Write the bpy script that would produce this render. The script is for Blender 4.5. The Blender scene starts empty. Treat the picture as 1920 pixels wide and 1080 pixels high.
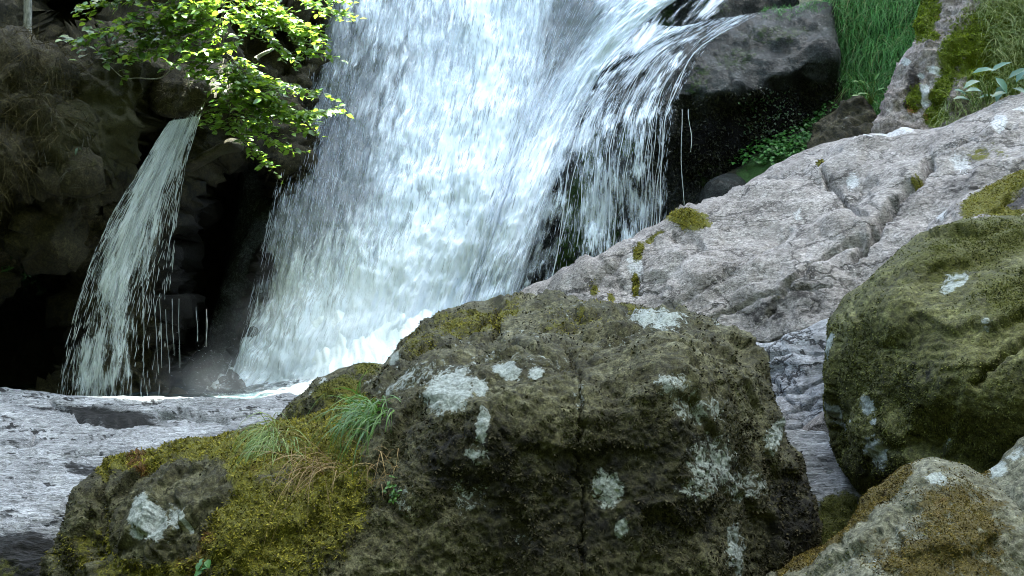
import bpy, math, random
import numpy as np
from mathutils import Vector

random.seed(7)
rng = np.random.default_rng(11)
sc = bpy.context.scene
COL = sc.collection

# ------------------------------------------------------------------ camera
CZ = 1.6
cam_d = bpy.data.cameras.new("camera")
cam = bpy.data.objects.new("camera", cam_d)
COL.objects.link(cam)
cam.location = (0, 0, CZ)
cam.rotation_euler = (math.radians(90), 0, 0)
cam_d.sensor_width = 36.0
cam_d.lens = 36.0            # half width = 0.5 x distance
cam_d.clip_start = 0.05
cam_d.clip_end = 2000
sc.camera = cam

# ------------------------------------------------------------------ light
SUN_EL, SUN_AZ = math.radians(77), math.radians(42)     # azimuth from +Y towards +X
SUN_DIR = Vector((math.sin(SUN_AZ) * math.cos(SUN_EL), math.cos(SUN_AZ) * math.cos(SUN_EL), math.sin(SUN_EL)))
world = bpy.data.worlds.new("World")
sc.world = world
world.use_nodes = True
wn = world.node_tree.nodes
sky = wn.new("ShaderNodeTexSky")
sky.sky_type = 'NISHITA'
sky.sun_disc = False
sky.sun_elevation = SUN_EL
sky.sun_rotation = SUN_AZ
sky.altitude = 600
sky.air_density = 1.0
sky.dust_density = 5.0
sky.ozone_density = 1.0
bg = wn["Background"]
world.node_tree.links.new(sky.outputs[0], bg.inputs[0])
bg.inputs[1].default_value = 0.075
sun_d = bpy.data.lights.new("sun", 'SUN')
sun_d.energy = 5.0
sun_d.angle = math.radians(0.5)
sun_d.color = (1.0, 0.975, 0.93)
sun = bpy.data.objects.new("sun", sun_d)
COL.objects.link(sun)
sun.location = SUN_DIR * 60
sun.rotation_euler = SUN_DIR.to_track_quat('Z', 'Y').to_euler()

sc.view_settings.view_transform = 'Standard'
sc.view_settings.look = 'None'
sc.view_settings.gamma = 1.0
sc.view_settings.exposure = 4.12
sc.view_settings.use_white_balance = True
sc.view_settings.white_balance_temperature = 6450
sc.view_settings.white_balance_tint = -2
sc.render.engine = 'CYCLES'
sc.cycles.use_denoising = True
sc.cycles.pixel_filter_type = 'BLACKMAN_HARRIS'
sc.cycles.filter_width = 1.0
sc.cycles.transparent_max_bounces = 24
sc.cycles.max_bounces = 6
sc.cycles.diffuse_bounces = 3
sc.cycles.glossy_bounces = 2
sc.cycles.transmission_bounces = 3
sc.cycles.volume_bounces = 1
sc.cycles.caustics_reflective = False
sc.cycles.caustics_refractive = False

# ------------------------------------------------------------------ helpers
def P(px, py, d):
    """a point seen towards (px, py) of the 1920 x 1080 photograph, d metres away along the view"""
    px, py, d = np.asarray(px, float), np.asarray(py, float), np.asarray(d, float)
    return np.stack([(px - 960) * d / 1920, d + 0 * px, CZ + (540 - py) * d / 1920], -1)

_perm = np.random.default_rng(5).permutation(256).astype(np.int64)
_perm = np.concatenate([_perm, _perm, _perm])
_g = np.random.default_rng(6).normal(size=(256, 3))
_g /= np.linalg.norm(_g, axis=1)[:, None]

def pnoise(p):
    p = np.asarray(p, float)
    i = np.floor(p).astype(np.int64)
    f = p - i
    i &= 255
    u = f * f * f * (f * (f * 6 - 15) + 10)
    out = 0
    for dx in (0, 1):
        wx = u[..., 0] if dx else 1 - u[..., 0]
        for dy in (0, 1):
            wy = u[..., 1] if dy else 1 - u[..., 1]
            for dz in (0, 1):
                wz = u[..., 2] if dz else 1 - u[..., 2]
                h = _perm[_perm[_perm[i[..., 0] + dx] + i[..., 1] + dy] + i[..., 2] + dz]
                g = _g[h]
                out = out + wx * wy * wz * (g[..., 0] * (f[..., 0] - dx) + g[..., 1] * (f[..., 1] - dy) + g[..., 2] * (f[..., 2] - dz))
    return out * 1.6

def fbm(p, octv=4, gain=0.5, ridged=False):
    p = np.asarray(p, float)
    a, s, o = 1.0, 0.0, 0
    for k in range(octv):
        n = pnoise(p * (2.03 ** k) + 17.3 * k)
        o = o + a * ((1 - 2 * np.abs(n)) if ridged else n)
        s += a
        a *= gain
    return o / s

def facets(p, seed=0):
    """broken rock faces: each irregular cell is a small tilted plane"""
    p = np.asarray(p, float); i = np.floor(p).astype(np.int64)
    d1 = np.full(len(p), 9.0); d2 = np.full(len(p), 9.0); val = np.zeros(len(p))
    for dx in (-1, 0, 1):
        for dy in (-1, 0, 1):
            for dz in (-1, 0, 1):
                c = i + np.array([dx, dy, dz])
                h = _perm[_perm[_perm[(c[:, 0] + seed) & 255] + (c[:, 1] & 255)] + (c[:, 2] & 255)]
                ctr = c + 0.5 + 0.45 * np.clip(_g[h], -1, 1)
                r = p - ctr
                d = np.sqrt((r ** 2).sum(1))
                g = _g[(h + 71) & 255]
                w = (r * g).sum(1) + 0.35 * _g[(h + 13) & 255, 0]
                nb = d < d1
                d2 = np.where(nb, d1, np.minimum(d2, d))
                val = np.where(nb, w, val); d1 = np.where(nb, d, d1)
    return val * (0.35 + 0.65 * np.clip((d2 - d1) / 0.12, 0, 1))

def sstep(a, b, x):
    t = np.clip((x - a) / (b - a), 0, 1)
    return t * t * (3 - 2 * t)

def mesh(name, v, faces, mat=None, attrs=None, parent=None, smooth=True, origin=True):
    """faces: a list of (n,3) / (n,4) index arrays. ONE mesh object, its origin at its own base."""
    v = np.asarray(v, np.float32).reshape(-1, 3)
    loc = np.zeros(3)
    if origin and parent is None:
        loc = np.array([v[:, 0].mean(), v[:, 1].mean(), v[:, 2].min()])
        v = v - loc.astype(np.float32)
    elif parent is not None:
        v = v - np.array(parent.location, np.float32)
    me = bpy.data.meshes.new(name)
    faces = [np.asarray(f, np.int32) for f in faces if len(f)]
    nl = sum(f.size for f in faces)
    nf = sum(len(f) for f in faces)
    me.vertices.add(len(v)); me.vertices.foreach_set("co", v.ravel())
    me.loops.add(nl); me.loops.foreach_set("vertex_index", np.concatenate([f.ravel() for f in faces]))
    tot = np.concatenate([np.full(len(f), f.shape[1], np.int32) for f in faces])
    st = np.concatenate([[0], np.cumsum(tot)[:-1]]).astype(np.int32)
    me.polygons.add(nf)
    me.polygons.foreach_set("loop_start", st)
    me.polygons.foreach_set("loop_total", tot)
    me.polygons.foreach_set("use_smooth", np.full(nf, smooth, bool))
    for k, a in (attrs or {}).items():
        a = np.asarray(a, np.float32)
        if a.ndim == 2:
            at = me.attributes.new(k, 'FLOAT_VECTOR', 'POINT'); at.data.foreach_set("vector", a.ravel())
        else:
            at = me.attributes.new(k, 'FLOAT', 'POINT'); at.data.foreach_set("value", a)
    me.update(calc_edges=True)
    me.validate()
    if mat: me.materials.append(mat)
    o = bpy.data.objects.new(name, me)
    COL.objects.link(o)
    o.location = loc
    if parent is not None:
        o.parent = parent
    return o

def tag(o, label=None, cat=None, group=None, kind=None):
    if label: o["label"] = label
    if cat: o["category"] = cat
    if group: o["group"] = group
    if kind: o["kind"] = kind
    return o

def empty(name, loc):
    o = bpy.data.objects.new(name, None)
    COL.objects.link(o)
    o.location = loc
    return o

def catmull(pts, n=6, closed=True):
    p = np.asarray(pts, float)
    N = len(p)
    out = []
    rngi = range(N) if closed else range(N - 1)
    for i in rngi:
        if closed:
            a, b, c, d = p[(i - 1) % N], p[i], p[(i + 1) % N], p[(i + 2) % N]
        else:
            a, b, c, d = p[max(i - 1, 0)], p[i], p[i + 1], p[min(i + 2, N - 1)]
        t = np.linspace(0, 1, n, endpoint=False)[:, None]
        out.append(0.5 * ((2 * b) + (-a + c) * t + (2 * a - 5 * b + 4 * c - d) * t ** 2 + (-a + 3 * b - 3 * c + d) * t ** 3))
    if not closed: out.append(p[-1:])
    return np.concatenate(out)

def poly_dist(q, poly):
    """signed distance (inside > 0) and nearest point on a closed polygon"""
    best = np.full(len(q), 1e18); near = np.zeros_like(q); inside = np.zeros(len(q), bool)
    M = len(poly)
    for i in range(M):
        a, b = poly[i], poly[(i + 1) % M]
        ab = b - a
        t = np.clip(((q - a) @ ab) / max(ab @ ab, 1e-9), 0, 1)
        c = a + t[:, None] * ab
        d = ((q - c) ** 2).sum(1)
        m = d < best
        best[m] = d[m]; near[m] = c[m]
        cond = (a[1] > q[:, 1]) != (b[1] > q[:, 1])
        if abs(b[1] - a[1]) > 1e-12:
            xi = a[0] + (q[:, 1] - a[1]) / (b[1] - a[1]) * ab[0]
            inside ^= cond & (q[:, 0] < xi)
    d = np.sqrt(best)
    return np.where(inside, d, -d), near

class TPS:
    """smooth depth through control points (px, py, depth)"""
    def __init__(s, pts, lam=0.0):
        p = np.asarray(pts, float)
        s.c = p[:, :2] / 500.0
        n = len(p)
        K = s.phi(np.linalg.norm(s.c[:, None] - s.c[None], axis=-1)) + lam * np.eye(n)
        Q = np.concatenate([np.ones((n, 1)), s.c], 1)
        A = np.zeros((n + 3, n + 3)); A[:n, :n] = K; A[:n, n:] = Q; A[n:, :n] = Q.T
        s.w = np.linalg.solve(A, np.concatenate([p[:, 2], np.zeros(3)]))
    @staticmethod
    def phi(r):
        return r * r * np.log(r + 1e-9)
    def __call__(s, x, y):
        q = np.stack([np.asarray(x, float), np.asarray(y, float)], -1).reshape(-1, 2) / 500.0
        out = np.zeros(len(q))
        for k in range(0, len(q), 60000):
            r = np.linalg.norm(q[k:k + 60000, None] - s.c[None], axis=-1)
            out[k:k + 60000] = s.phi(r) @ s.w[:-3] + s.w[-3] + q[k:k + 60000] @ s.w[-2:]
        return out.reshape(np.shape(x))

def blobs(x, y, lst):
    """soft patches: (cx, cy, rx, ry, angle_deg, value) -> largest value at each point"""
    o = np.zeros(len(x))
    for cx, cy, rx, ry, an, val in lst:
        c, s = math.cos(math.radians(an)), math.sin(math.radians(an))
        u = ((x - cx) * c + (y - cy) * s) / rx
        w = (-(x - cx) * s + (y - cy) * c) / ry
        o = np.maximum(o, val * np.clip(1.5 - np.sqrt(u * u + w * w), 0, 1))
    return o

def vnormals(v, q):
    n = np.zeros_like(v)
    a = np.cross(v[q[:, 2]] - v[q[:, 0]], v[q[:, 3]] - v[q[:, 1]])
    for k in range(4):
        np.add.at(n, q[:, k], a)
    return n / (np.linalg.norm(n, axis=1)[:, None] + 1e-12)

def line_dist(x, y, pl):
    q = np.stack([x, y], 1)
    best = np.full(len(x), 1e9)
    pl = np.asarray(pl, float)
    for i in range(len(pl) - 1):
        a, b = pl[i], pl[i + 1]
        ab = b - a
        t = np.clip(((q - a) @ ab) / (ab @ ab), 0, 1)
        best = np.minimum(best, np.linalg.norm(q - (a + t[:, None] * ab), axis=1))
    return best

def rock(name, outline, depth, step=4.0, rnd=60, rdep=0.5, back=1.0, disp=(), cracks=(), steps=(), attrs=None,
         mat=None, smoothn=6, rough=3.0, noisefn=None, seed=0.0, facet=None):
    """A closed, solid rock. outline: its silhouette; depth: control points of the face towards us; the back is a rounded
    shell `back` metres behind. disp: (amplitude m, frequency 1/m, octaves, ridged); cracks: (points, half width px, depth m);
    steps: (polygon, metres, softness px) pushes that part of the face away from us."""
    pl = catmull(outline, smoothn)
    if rough:
        pl = pl + rough * np.stack([pnoise(np.stack([pl[:, 0] / 35, pl[:, 1] / 35, 0 * pl[:, 0] + 3 + seed], 1)),
                                    pnoise(np.stack([pl[:, 0] / 35, pl[:, 1] / 35, 0 * pl[:, 0] + 9 + seed], 1))], 1) * 2
    sx, sy = step if isinstance(step, tuple) else (step, step)
    step = min(sx, sy)
    lo, hi = pl.min(0) - max(sx, sy), pl.max(0) + max(sx, sy)
    nx, ny = int((hi[0] - lo[0]) / sx) + 2, int((hi[1] - lo[1]) / sy) + 2
    gx, gy = np.meshgrid(lo[0] + np.arange(nx) * sx, lo[1] + np.arange(ny) * sy)
    g = np.stack([gx.ravel(), gy.ravel()], 1)
    sd, near = poly_dist(g, pl)
    ins = sd > step * 0.3
    idx = np.arange(nx * ny).reshape(ny, nx)
    q = np.stack([idx[:-1, :-1].ravel(), idx[1:, :-1].ravel(), idx[1:, 1:].ravel(), idx[:-1, 1:].ravel()], 1)
    q = q[ins[q].any(1)]
    used = np.unique(q)
    remap = np.full(nx * ny, -1); remap[used] = np.arange(len(used))
    q = remap[q]
    xy = np.where(ins[used][:, None], g[used], near[used])
    e = np.where(ins[used], sd[used], 0.0)
    bnd = ~ins[used]
    n = len(xy)
    tp = TPS(depth)
    d = tp(xy[:, 0], xy[:, 1])
    for poly, amt, soft in steps:
        s_, _ = poly_dist(xy, catmull(poly, 4))
        wob = soft * 0.6 * pnoise(np.stack([xy[:, 0] / 40, xy[:, 1] / 40, 0 * xy[:, 0] + 5 + amt], 1))
        d = d + amt * sstep(-soft * 0.5, soft, s_ + wob)
    er = np.clip(e / rnd, 0, 1)
    d = d + rdep * (1 - np.sqrt(np.clip(1 - (1 - er) ** 2, 0, 1)))
    v = P(xy[:, 0], xy[:, 1], d)
    # outward normal is towards the camera: quads wound so that it is
    nrm = vnormals(v, q)
    if (nrm[:, 1].mean() > 0):
        q = q[:, ::-1]; nrm = -nrm
    off = np.zeros(n)
    for amp, fr, oc, rd in disp:
        fr3 = np.array(fr if isinstance(fr, (tuple, list)) else (fr, fr, fr), float)
        off += amp * fbm(v * fr3 + seed, oc, 0.5, rd)
    if facet is not None:
        wp = v + 0.25 / facet[1] * fbm(v * facet[1] * 1.3 + 5, 3)[:, None]
        off += facet[0] * facets(wp * np.array(facet[2] if len(facet) > 2 else (1, 1, 1)) * facet[1], 3)
    if noisefn is not None: off += noisefn(v, xy, nrm)
    for pts, w, dep in cracks:
        wob = 1 + 0.6 * pnoise(np.stack([xy[:, 0] / 18, xy[:, 1] / 18, 0 * xy[:, 0] + 1], 1))
        ld = line_dist(xy[:, 0] + 11 * pnoise(np.stack([xy[:, 0] / 22, xy[:, 1] / 22, 0 * xy[:, 0]], 1)), xy[:, 1], catmull(pts, 5, False))
        off -= dep * np.exp(-(ld / (w * wob)) ** 2)
    damp = 0.12 + 0.88 * sstep(0, 11, e)
    v = v + nrm * (off * damp)[:, None]
    nrm = vnormals(v, q)
    # back shell
    em = max(e.max(), 1.0)
    db = d.max() + back * np.sqrt(np.clip(1 - (1 - np.clip(e / (0.6 * em), 0, 1)) ** 2, 0, 1))
    inner = np.where(~bnd)[0]
    bidx = np.arange(n); bidx[inner] = n + np.arange(len(inner))
    cen = xy.mean(0)
    xb = xy[inner] + (cen - xy[inner]) * (0.22 * sstep(0, 0.5 * em, e[inner]))[:, None]
    vb = P(xb[:, 0], xb[:, 1], db[inner])
    allv = np.concatenate([v, vb])
    allq = np.concatenate([q, bidx[q][:, ::-1]])
    at = {}
    for k, lst in (attrs or {}).items():
        a = lst(xy[:, 0], xy[:, 1], nrm, v) if callable(lst) else blobs(xy[:, 0], xy[:, 1], lst)
        at[k] = np.concatenate([a, a[inner]])
    o = mesh(name, allv, [allq], mat, at)
    return o, dict(v=v, n=nrm, q=q, xy=xy, at={k: a[:n] for k, a in at.items()}, tp=tp)

def scatter(S, count, weight):
    """random points on the face of a rock, chosen by area x weight -> position, normal, index of a corner"""
    q = S['q']; v = S['v']
    ar = np.linalg.norm(np.cross(v[q[:, 2]] - v[q[:, 0]], v[q[:, 3]] - v[q[:, 1]]), axis=1)
    w = ar * weight[q].mean(1)
    c = np.cumsum(w)
    f = np.searchsorted(c, rng.random(count) * c[-1])
    a, b = rng.random(count)[:, None], rng.random(count)[:, None]
    A, B, C, D = (v[q[f, k]] for k in range(4))
    p = (1 - a) * ((1 - b) * A + b * B) + a * ((1 - b) * D + b * C)
    return p, S['n'][q[f, 0]], q[f, 0]

def unit(a):
    return a / (np.linalg.norm(a, axis=-1, keepdims=True) + 1e-12)

def ribbons(base, dirs, length, width, droop, seg=4, taper=1.0, side=None, curl=0.0):
    """blades: bent, tapered strips. droop = how far gravity bends each; returns verts, quads, per-vertex blade number and position"""
    n = len(base)
    length = np.broadcast_to(np.asarray(length, float), n); width = np.broadcast_to(np.asarray(width, float), n)
    droop = np.broadcast_to(np.asarray(droop, float), n)
    dirs = unit(dirs)
    if side is None:
        side = unit(np.cross(dirs, rng.normal(size=(n, 3))))
    pts = [base]; cur = base.copy(); dr = dirs.copy()
    wob = rng.normal(size=(n, 3)) * curl
    for k in range(seg):
        dr = unit(dr + np.array([0, 0, -1.0]) * (droop / seg)[:, None] + wob / seg)
        cur = cur + dr * (length / seg)[:, None]
        pts.append(cur)
    V = np.zeros((n, seg + 1, 2, 3))
    for k in range(seg + 1):
        t = k / seg
        w = width * (1 - t ** 1.6 * taper) * (0.75 + 0.25 * min(1, t * 4)) + 0.0003
        V[:, k, 0] = pts[k] - side * (w / 2)[:, None]
        V[:, k, 1] = pts[k] + side * (w / 2)[:, None]
    b = (np.arange(n) * (seg + 1) * 2)[:, None]
    Q = []
    for k in range(seg):
        Q.append(np.concatenate([b + 2 * k, b + 2 * k + 1, b + 2 * k + 3, b + 2 * k + 2], 1))
    t = np.tile(np.repeat(np.linspace(0, 1, seg + 1), 2), n)
    return V.reshape(-1, 3), np.concatenate(Q), np.repeat(np.arange(n), (seg + 1) * 2), t

def tube(paths, radii, sides=6):
    """tapered tubes along polylines joined in one mesh"""
    V, F, o = [], [], 0
    for p, r in zip(paths, radii):
        p = np.asarray(p, float); m = len(p)
        r = np.interp(np.linspace(0, 1, m), np.linspace(0, 1, len(r)), r) if np.ndim(r) else np.full(m, r)
        t = unit(np.gradient(p, axis=0))
        ref = np.array([0.31, 0.2, 0.93]) if abs(t[:, 2]).mean() < 0.8 else np.array([0.9, 0.4, 0.1])
        a = unit(np.cross(t, ref)); b = np.cross(t, a)
        an = np.arange(sides) / sides * 2 * math.pi
        ring = p[:, None] + r[:, None, None] * (np.cos(an)[None, :, None] * a[:, None] + np.sin(an)[None, :, None] * b[:, None])
        V.append(ring.reshape(-1, 3))
        i = o + np.arange(m * sides).reshape(m, sides)
        j = np.roll(i, -1, axis=1)
        F.append(np.stack([i[:-1].ravel(), j[:-1].ravel(), j[1:].ravel(), i[1:].ravel()], 1))
        o += m * sides
    return np.concatenate(V), np.concatenate(F)

# ------------------------------------------------------------------ materials
class NT:
    def __init__(s, name):
        s.m = bpy.data.materials.new(name); s.m.use_nodes = True
        s.t = s.m.node_tree; s.n = s.t.nodes; s.l = s.t.links
        s.bsdf = s.n["Principled BSDF"]; s.out = s.n["Material Output"]
    def put(s, sock, val):
        if hasattr(val, "is_output") or isinstance(val, bpy.types.NodeSocket): s.l.new(val, sock)
        elif isinstance(val, (tuple, list)) and len(val) == 3 and sock.type == 'RGBA': sock.default_value = (*val, 1)
        else: sock.default_value = val
    def coord(s): 
        return s.n.new("ShaderNodeTexCoord").outputs["Object"]
    def attr(s, name, vec=False):
        a = s.n.new("ShaderNodeAttribute"); a.attribute_name = name
        return a.outputs["Vector" if vec else "Fac"]
    def scale(s, vec, sc3, rot=(0, 0, 0)):
        m = s.n.new("ShaderNodeMapping"); s.l.new(vec, m.inputs[0]); m.inputs["Scale"].default_value = sc3; m.inputs["Rotation"].default_value = rot
        return m.outputs[0]
    def noise(s, vec, scale, detail=6, rough=0.6, dist=0.0):
        t = s.n.new("ShaderNodeTexNoise"); s.l.new(vec, t.inputs["Vector"])
        t.inputs["Scale"].default_value = scale; t.inputs["Detail"].default_value = detail
        t.inputs["Roughness"].default_value = rough; t.inputs["Distortion"].default_value = dist
        return t.outputs["Fac"]
    def voro(s, vec, scale, feature='F1', rand=1.0):
        t = s.n.new("ShaderNodeTexVoronoi"); t.feature = feature; s.l.new(vec, t.inputs["Vector"]); t.inputs["Scale"].default_value = scale
        t.inputs["Randomness"].default_value = rand
        return t.outputs["Distance"]
    def math(s, op, a, b=0.0, c=0.0, clamp=False):
        m = s.n.new("ShaderNodeMath"); m.operation = op; m.use_clamp = clamp
        s.put(m.inputs[0], a); s.put(m.inputs[1], b); s.put(m.inputs[2], c)
        return m.outputs[0]
    def ss(s, x, a, b, lo=0.0, hi=1.0):
        m = s.n.new("ShaderNodeMapRange"); m.interpolation_type = 'SMOOTHSTEP'
        s.put(m.inputs[0], x); m.inputs[1].default_value = a; m.inputs[2].default_value = b; m.inputs[3].default_value = lo; m.inputs[4].default_value = hi
        return m.outputs[0]
    def mix(s, f, a, b, mode='MIX'):
        m = s.n.new("ShaderNodeMix"); m.data_type = 'RGBA'; m.blend_type = mode
        s.put(m.inputs[0], f); s.put(m.inputs[6], a); s.put(m.inputs[7], b)
        return m.outputs[2]
    def ramp(s, f, stops):
        r = s.n.new("ShaderNodeValToRGB"); s.l.new(f, r.inputs[0])
        el = r.color_ramp.elements
        while len(el) < len(stops): el.new(0.5)
        for e, (p, c) in zip(el, stops): e.position = p; e.color = (*c, 1)
        return r.outputs[0]
    def bump(s, h, dist, strength=1.0, nrm=None):
        b = s.n.new("ShaderNodeBump"); s.put(b.inputs["Height"], h)
        b.inputs["Distance"].default_value = dist; b.inputs["Strength"].default_value = strength
        if nrm is not None: s.l.new(nrm, b.inputs["Normal"])
        return b.outputs[0]
    def done(s, color, rough=0.85, normal=None, spec=0.3):
        s.put(s.bsdf.inputs["Base Color"], color); s.put(s.bsdf.inputs["Roughness"], rough)
        s.bsdf.inputs["Specular IOR Level"].default_value = spec
        if normal is not None: s.l.new(normal, s.bsdf.inputs["Normal"])
        return s.m

def rock_mat(name, c_dark, c_mid, c_light, k=1.0, moss=((0.012, 0.012, 0.004), (0.07, 0.065, 0.010), (0.14, 0.13, 0.018)), rust=(0.16, 0.075, 0.012),
             lichen=(0.36, 0.40, 0.375), fol=None, rough=0.85, spec=0.25, flecks=0.5, wild=0.0, bumpk=1.0, pit=0.5, lich_thr=0.66, graink=1.0, crackw=0.0):
    """rock with mineral grain, pits, wandering lichen, moss. k scales the grain (1/m)."""
    t = NT(name)
    co = t.coord()
    g = t.scale(co, fol) if fol else co
    big = t.noise(co, 1.6 * k, 5, 0.6, 0.4)
    med = t.noise(g, 7 * k, 7, 0.68)
    fine = t.noise(g, 38 * k, 5, 0.7)
    grit = t.noise(co, 130 * k, 3, 0.6)
    f = t.math('ADD', t.math('MULTIPLY', big, 0.35), t.math('ADD', t.math('MULTIPLY', med, 0.45), t.math('MULTIPLY', fine, 0.2)))
    col = t.ramp(f, [(0.36, c_dark), (0.5, c_mid), (0.63, c_light)])
    # dark pits and grains
    pits = t.ss(t.math('ADD', t.math('MULTIPLY', fine, 0.6), t.math('MULTIPLY', grit, 0.4)), 0.36, 0.5)
    col = t.mix(t.math('MULTIPLY', t.math('SUBTRACT', 1.0, pits), pit), col, tuple(c * 0.25 for c in c_dark))
    # pale mineral flecks
    fl = t.ss(t.noise(co, 70 * k, 4, 0.75), 0.60, 0.68)
    col = t.mix(t.math('MULTIPLY', fl, flecks), col, tuple(min(0.75, c * 1.9 + 0.04) for c in c_light))
    grain = t.noise(g, 17 * k, 10, 0.82, 0.4)
    gm = t.n.new("ShaderNodeMapRange"); t.l.new(grain, gm.inputs[0]); gm.inputs[1].default_value = 0.38; gm.inputs[2].default_value = 0.63; gm.inputs[3].default_value = 1 - 0.78 * graink; gm.inputs[4].default_value = 1 + 0.75 * graink
    gc = t.n.new("ShaderNodeCombineColor")
    for i_ in range(3): t.l.new(gm.outputs[0], gc.inputs[i_])
    col = t.mix(1.0, col, gc.outputs[0], 'MULTIPLY')
    if crackw:
        wv = t.n.new("ShaderNodeVectorMath"); wv.operation = 'MULTIPLY_ADD'
        wn_ = t.n.new("ShaderNodeTexNoise"); t.l.new(co, wn_.inputs["Vector"]); wn_.inputs["Scale"].default_value = 2.2; wn_.inputs["Detail"].default_value = 6; wn_.inputs["Roughness"].default_value = .65
        t.l.new(wn_.outputs["Color"], wv.inputs[0]); wv.inputs[1].default_value = (.8, .8, .8); t.l.new(t.scale(co, (.8, 1.3, 1.5)), wv.inputs[2])
        ce = t.voro(wv.outputs[0], 1.5, 'DISTANCE_TO_EDGE')
        ce2 = t.voro(wv.outputs[0], 4.6, 'DISTANCE_TO_EDGE')
        cm = t.math('MULTIPLY', t.ss(ce, .006, .036, .95, 0), t.ss(t.noise(co, 1.7, 3), .40, .52))
        cm = t.math('MAXIMUM', cm, t.math('MULTIPLY', t.ss(ce2, .006, .045, .75, 0), t.ss(t.noise(co, 2.9, 3), .48, .58)))
        cm = t.math('MULTIPLY', cm, crackw)
        col = t.mix(cm, col, tuple(c * 0.16 for c in c_dark))
    # stains, algae and shade painted into fronts, recesses and ripple troughs
    st = t.attr('stain_shade')
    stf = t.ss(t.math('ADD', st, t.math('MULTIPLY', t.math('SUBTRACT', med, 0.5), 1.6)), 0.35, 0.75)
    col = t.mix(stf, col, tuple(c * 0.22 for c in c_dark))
    # lichen
    ln = t.noise(co, 10 * k, 11, 0.82, 0.7)
    lf = t.math('ADD', t.attr('lichen'), t.math('MULTIPLY', t.math('SUBTRACT', ln, 0.5), 3.1))
    lfac = t.math('MULTIPLY', t.ss(lf, 0.57, 0.63), t.ss(t.math('ADD', t.attr('lichen'), t.math('MULTIPLY', grain, 0.8)), 0.35, 0.75, 0.35, 1.0))
    lw = t.noise(co, 4.5 * k, 10, 0.8, 0.8)
    lfac2 = t.math('MULTIPLY', t.ss(lw, lich_thr, lich_thr + 0.06), t.ss(grain, 0.38, 0.58, 0.15, 0.8))
    lfac = t.math('MAXIMUM', lfac, lfac2)
    lcol = t.mix(t.ss(t.noise(co, 30 * k, 8, 0.78), 0.38, 0.60), tuple(c * 0.42 for c in lichen), lichen)
    col = t.mix(lfac, col, lcol)
    # moss
    mn = t.noise(co, 6 * k, 8, 0.7, 0.3)
    ma = t.math('ADD', t.attr('moss'), t.math('MULTIPLY', t.math('SUBTRACT', mn, 0.5), 1.5))
    if wild: ma = t.math('ADD', ma, wild)
    mfac = t.ss(ma, 0.42, 0.62)
    mfib = t.noise(co, 55 * k, 6, 0.75, 1.2)
    mcol = t.ramp(mfib, [(0.33, moss[0]), (0.5, moss[1]), (0.66, moss[2])])
    rf = t.ss(t.math('ADD', t.attr('rust'), t.math('MULTIPLY', t.math('SUBTRACT', mn, 0.5), 1.2)), 0.45, 0.75)
    rcol = t.mix(t.ss(mfib, 0.35, 0.6), tuple(c * 0.12 for c in rust), rust)
    mcol = t.mix(rf, mcol, rcol)
    col = t.mix(mfac, col, mcol)
    h = t.math('ADD', t.math('MULTIPLY', med, 1.0), t.math('MULTIPLY', fine, 0.45))
    h = t.math('ADD', h, t.math('ADD', t.math('MULTIPLY', grit, 0.12), t.math('MULTIPLY', grain, 0.8)))
    h = t.math('ADD', h, t.math('MULTIPLY', lfac, 0.06))
    h = t.math('ADD', h, t.math('MULTIPLY', t.math('MULTIPLY', mfac, mfib), 1.1))
    if crackw: h = t.math('SUBTRACT', h, t.math('MULTIPLY', cm, 0.9))
    nb = t.bump(h, 0.034 / k * bumpk, 1.0)
    return t.done(col, rough, nb, spec)

# ------------------------------------------------------------------ the sheet of ground under everything
tg = NT("gorge_ground")
cg = tg.coord()
m_ground = tg.done(tg.ramp(tg.noise(cg, 0.8, 8, 0.7), [(0.35, (0.015, 0.022, 0.008)), (0.65, (0.06, 0.07, 0.03))]), 0.9, tg.bump(tg.noise(cg, 3, 8, 0.7), 0.2))
ax_ = np.sinh(np.linspace(-5.0, 5.0, 221)) / math.sinh(5.0) * 400
gx, gy = np.meshgrid(ax_, ax_ + 4)
GX, GY = gx.ravel(), gy.ravel()
gz = -0.5 + 0.3 * fbm(np.stack([GX * 0.13, GY * 0.13, 0 * GX], 1), 4)
# unseen slopes behind the camera and to both sides, added to cut skylight
gz = gz + (27 * sstep(-2.5, -15, GY) + 14 * sstep(7.5, 17, GX) * sstep(24, 8, GY) + 14 * sstep(-7.5, -17, GX) * sstep(24, 8, GY)) * (1 + .25 * fbm(np.stack([GX * 0.3, GY * 0.3, 0 * GX + 2], 1), 3))
gi = np.arange(221 * 221).reshape(221, 221)
gq = np.stack([gi[:-1, :-1].ravel(), gi[:-1, 1:].ravel(), gi[1:, 1:].ravel(), gi[1:, :-1].ravel()], 1)
tag(mesh("ground", np.stack([gx.ravel(), gy.ravel(), gz], 1), [gq], m_ground, origin=False), kind="structure")

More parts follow.
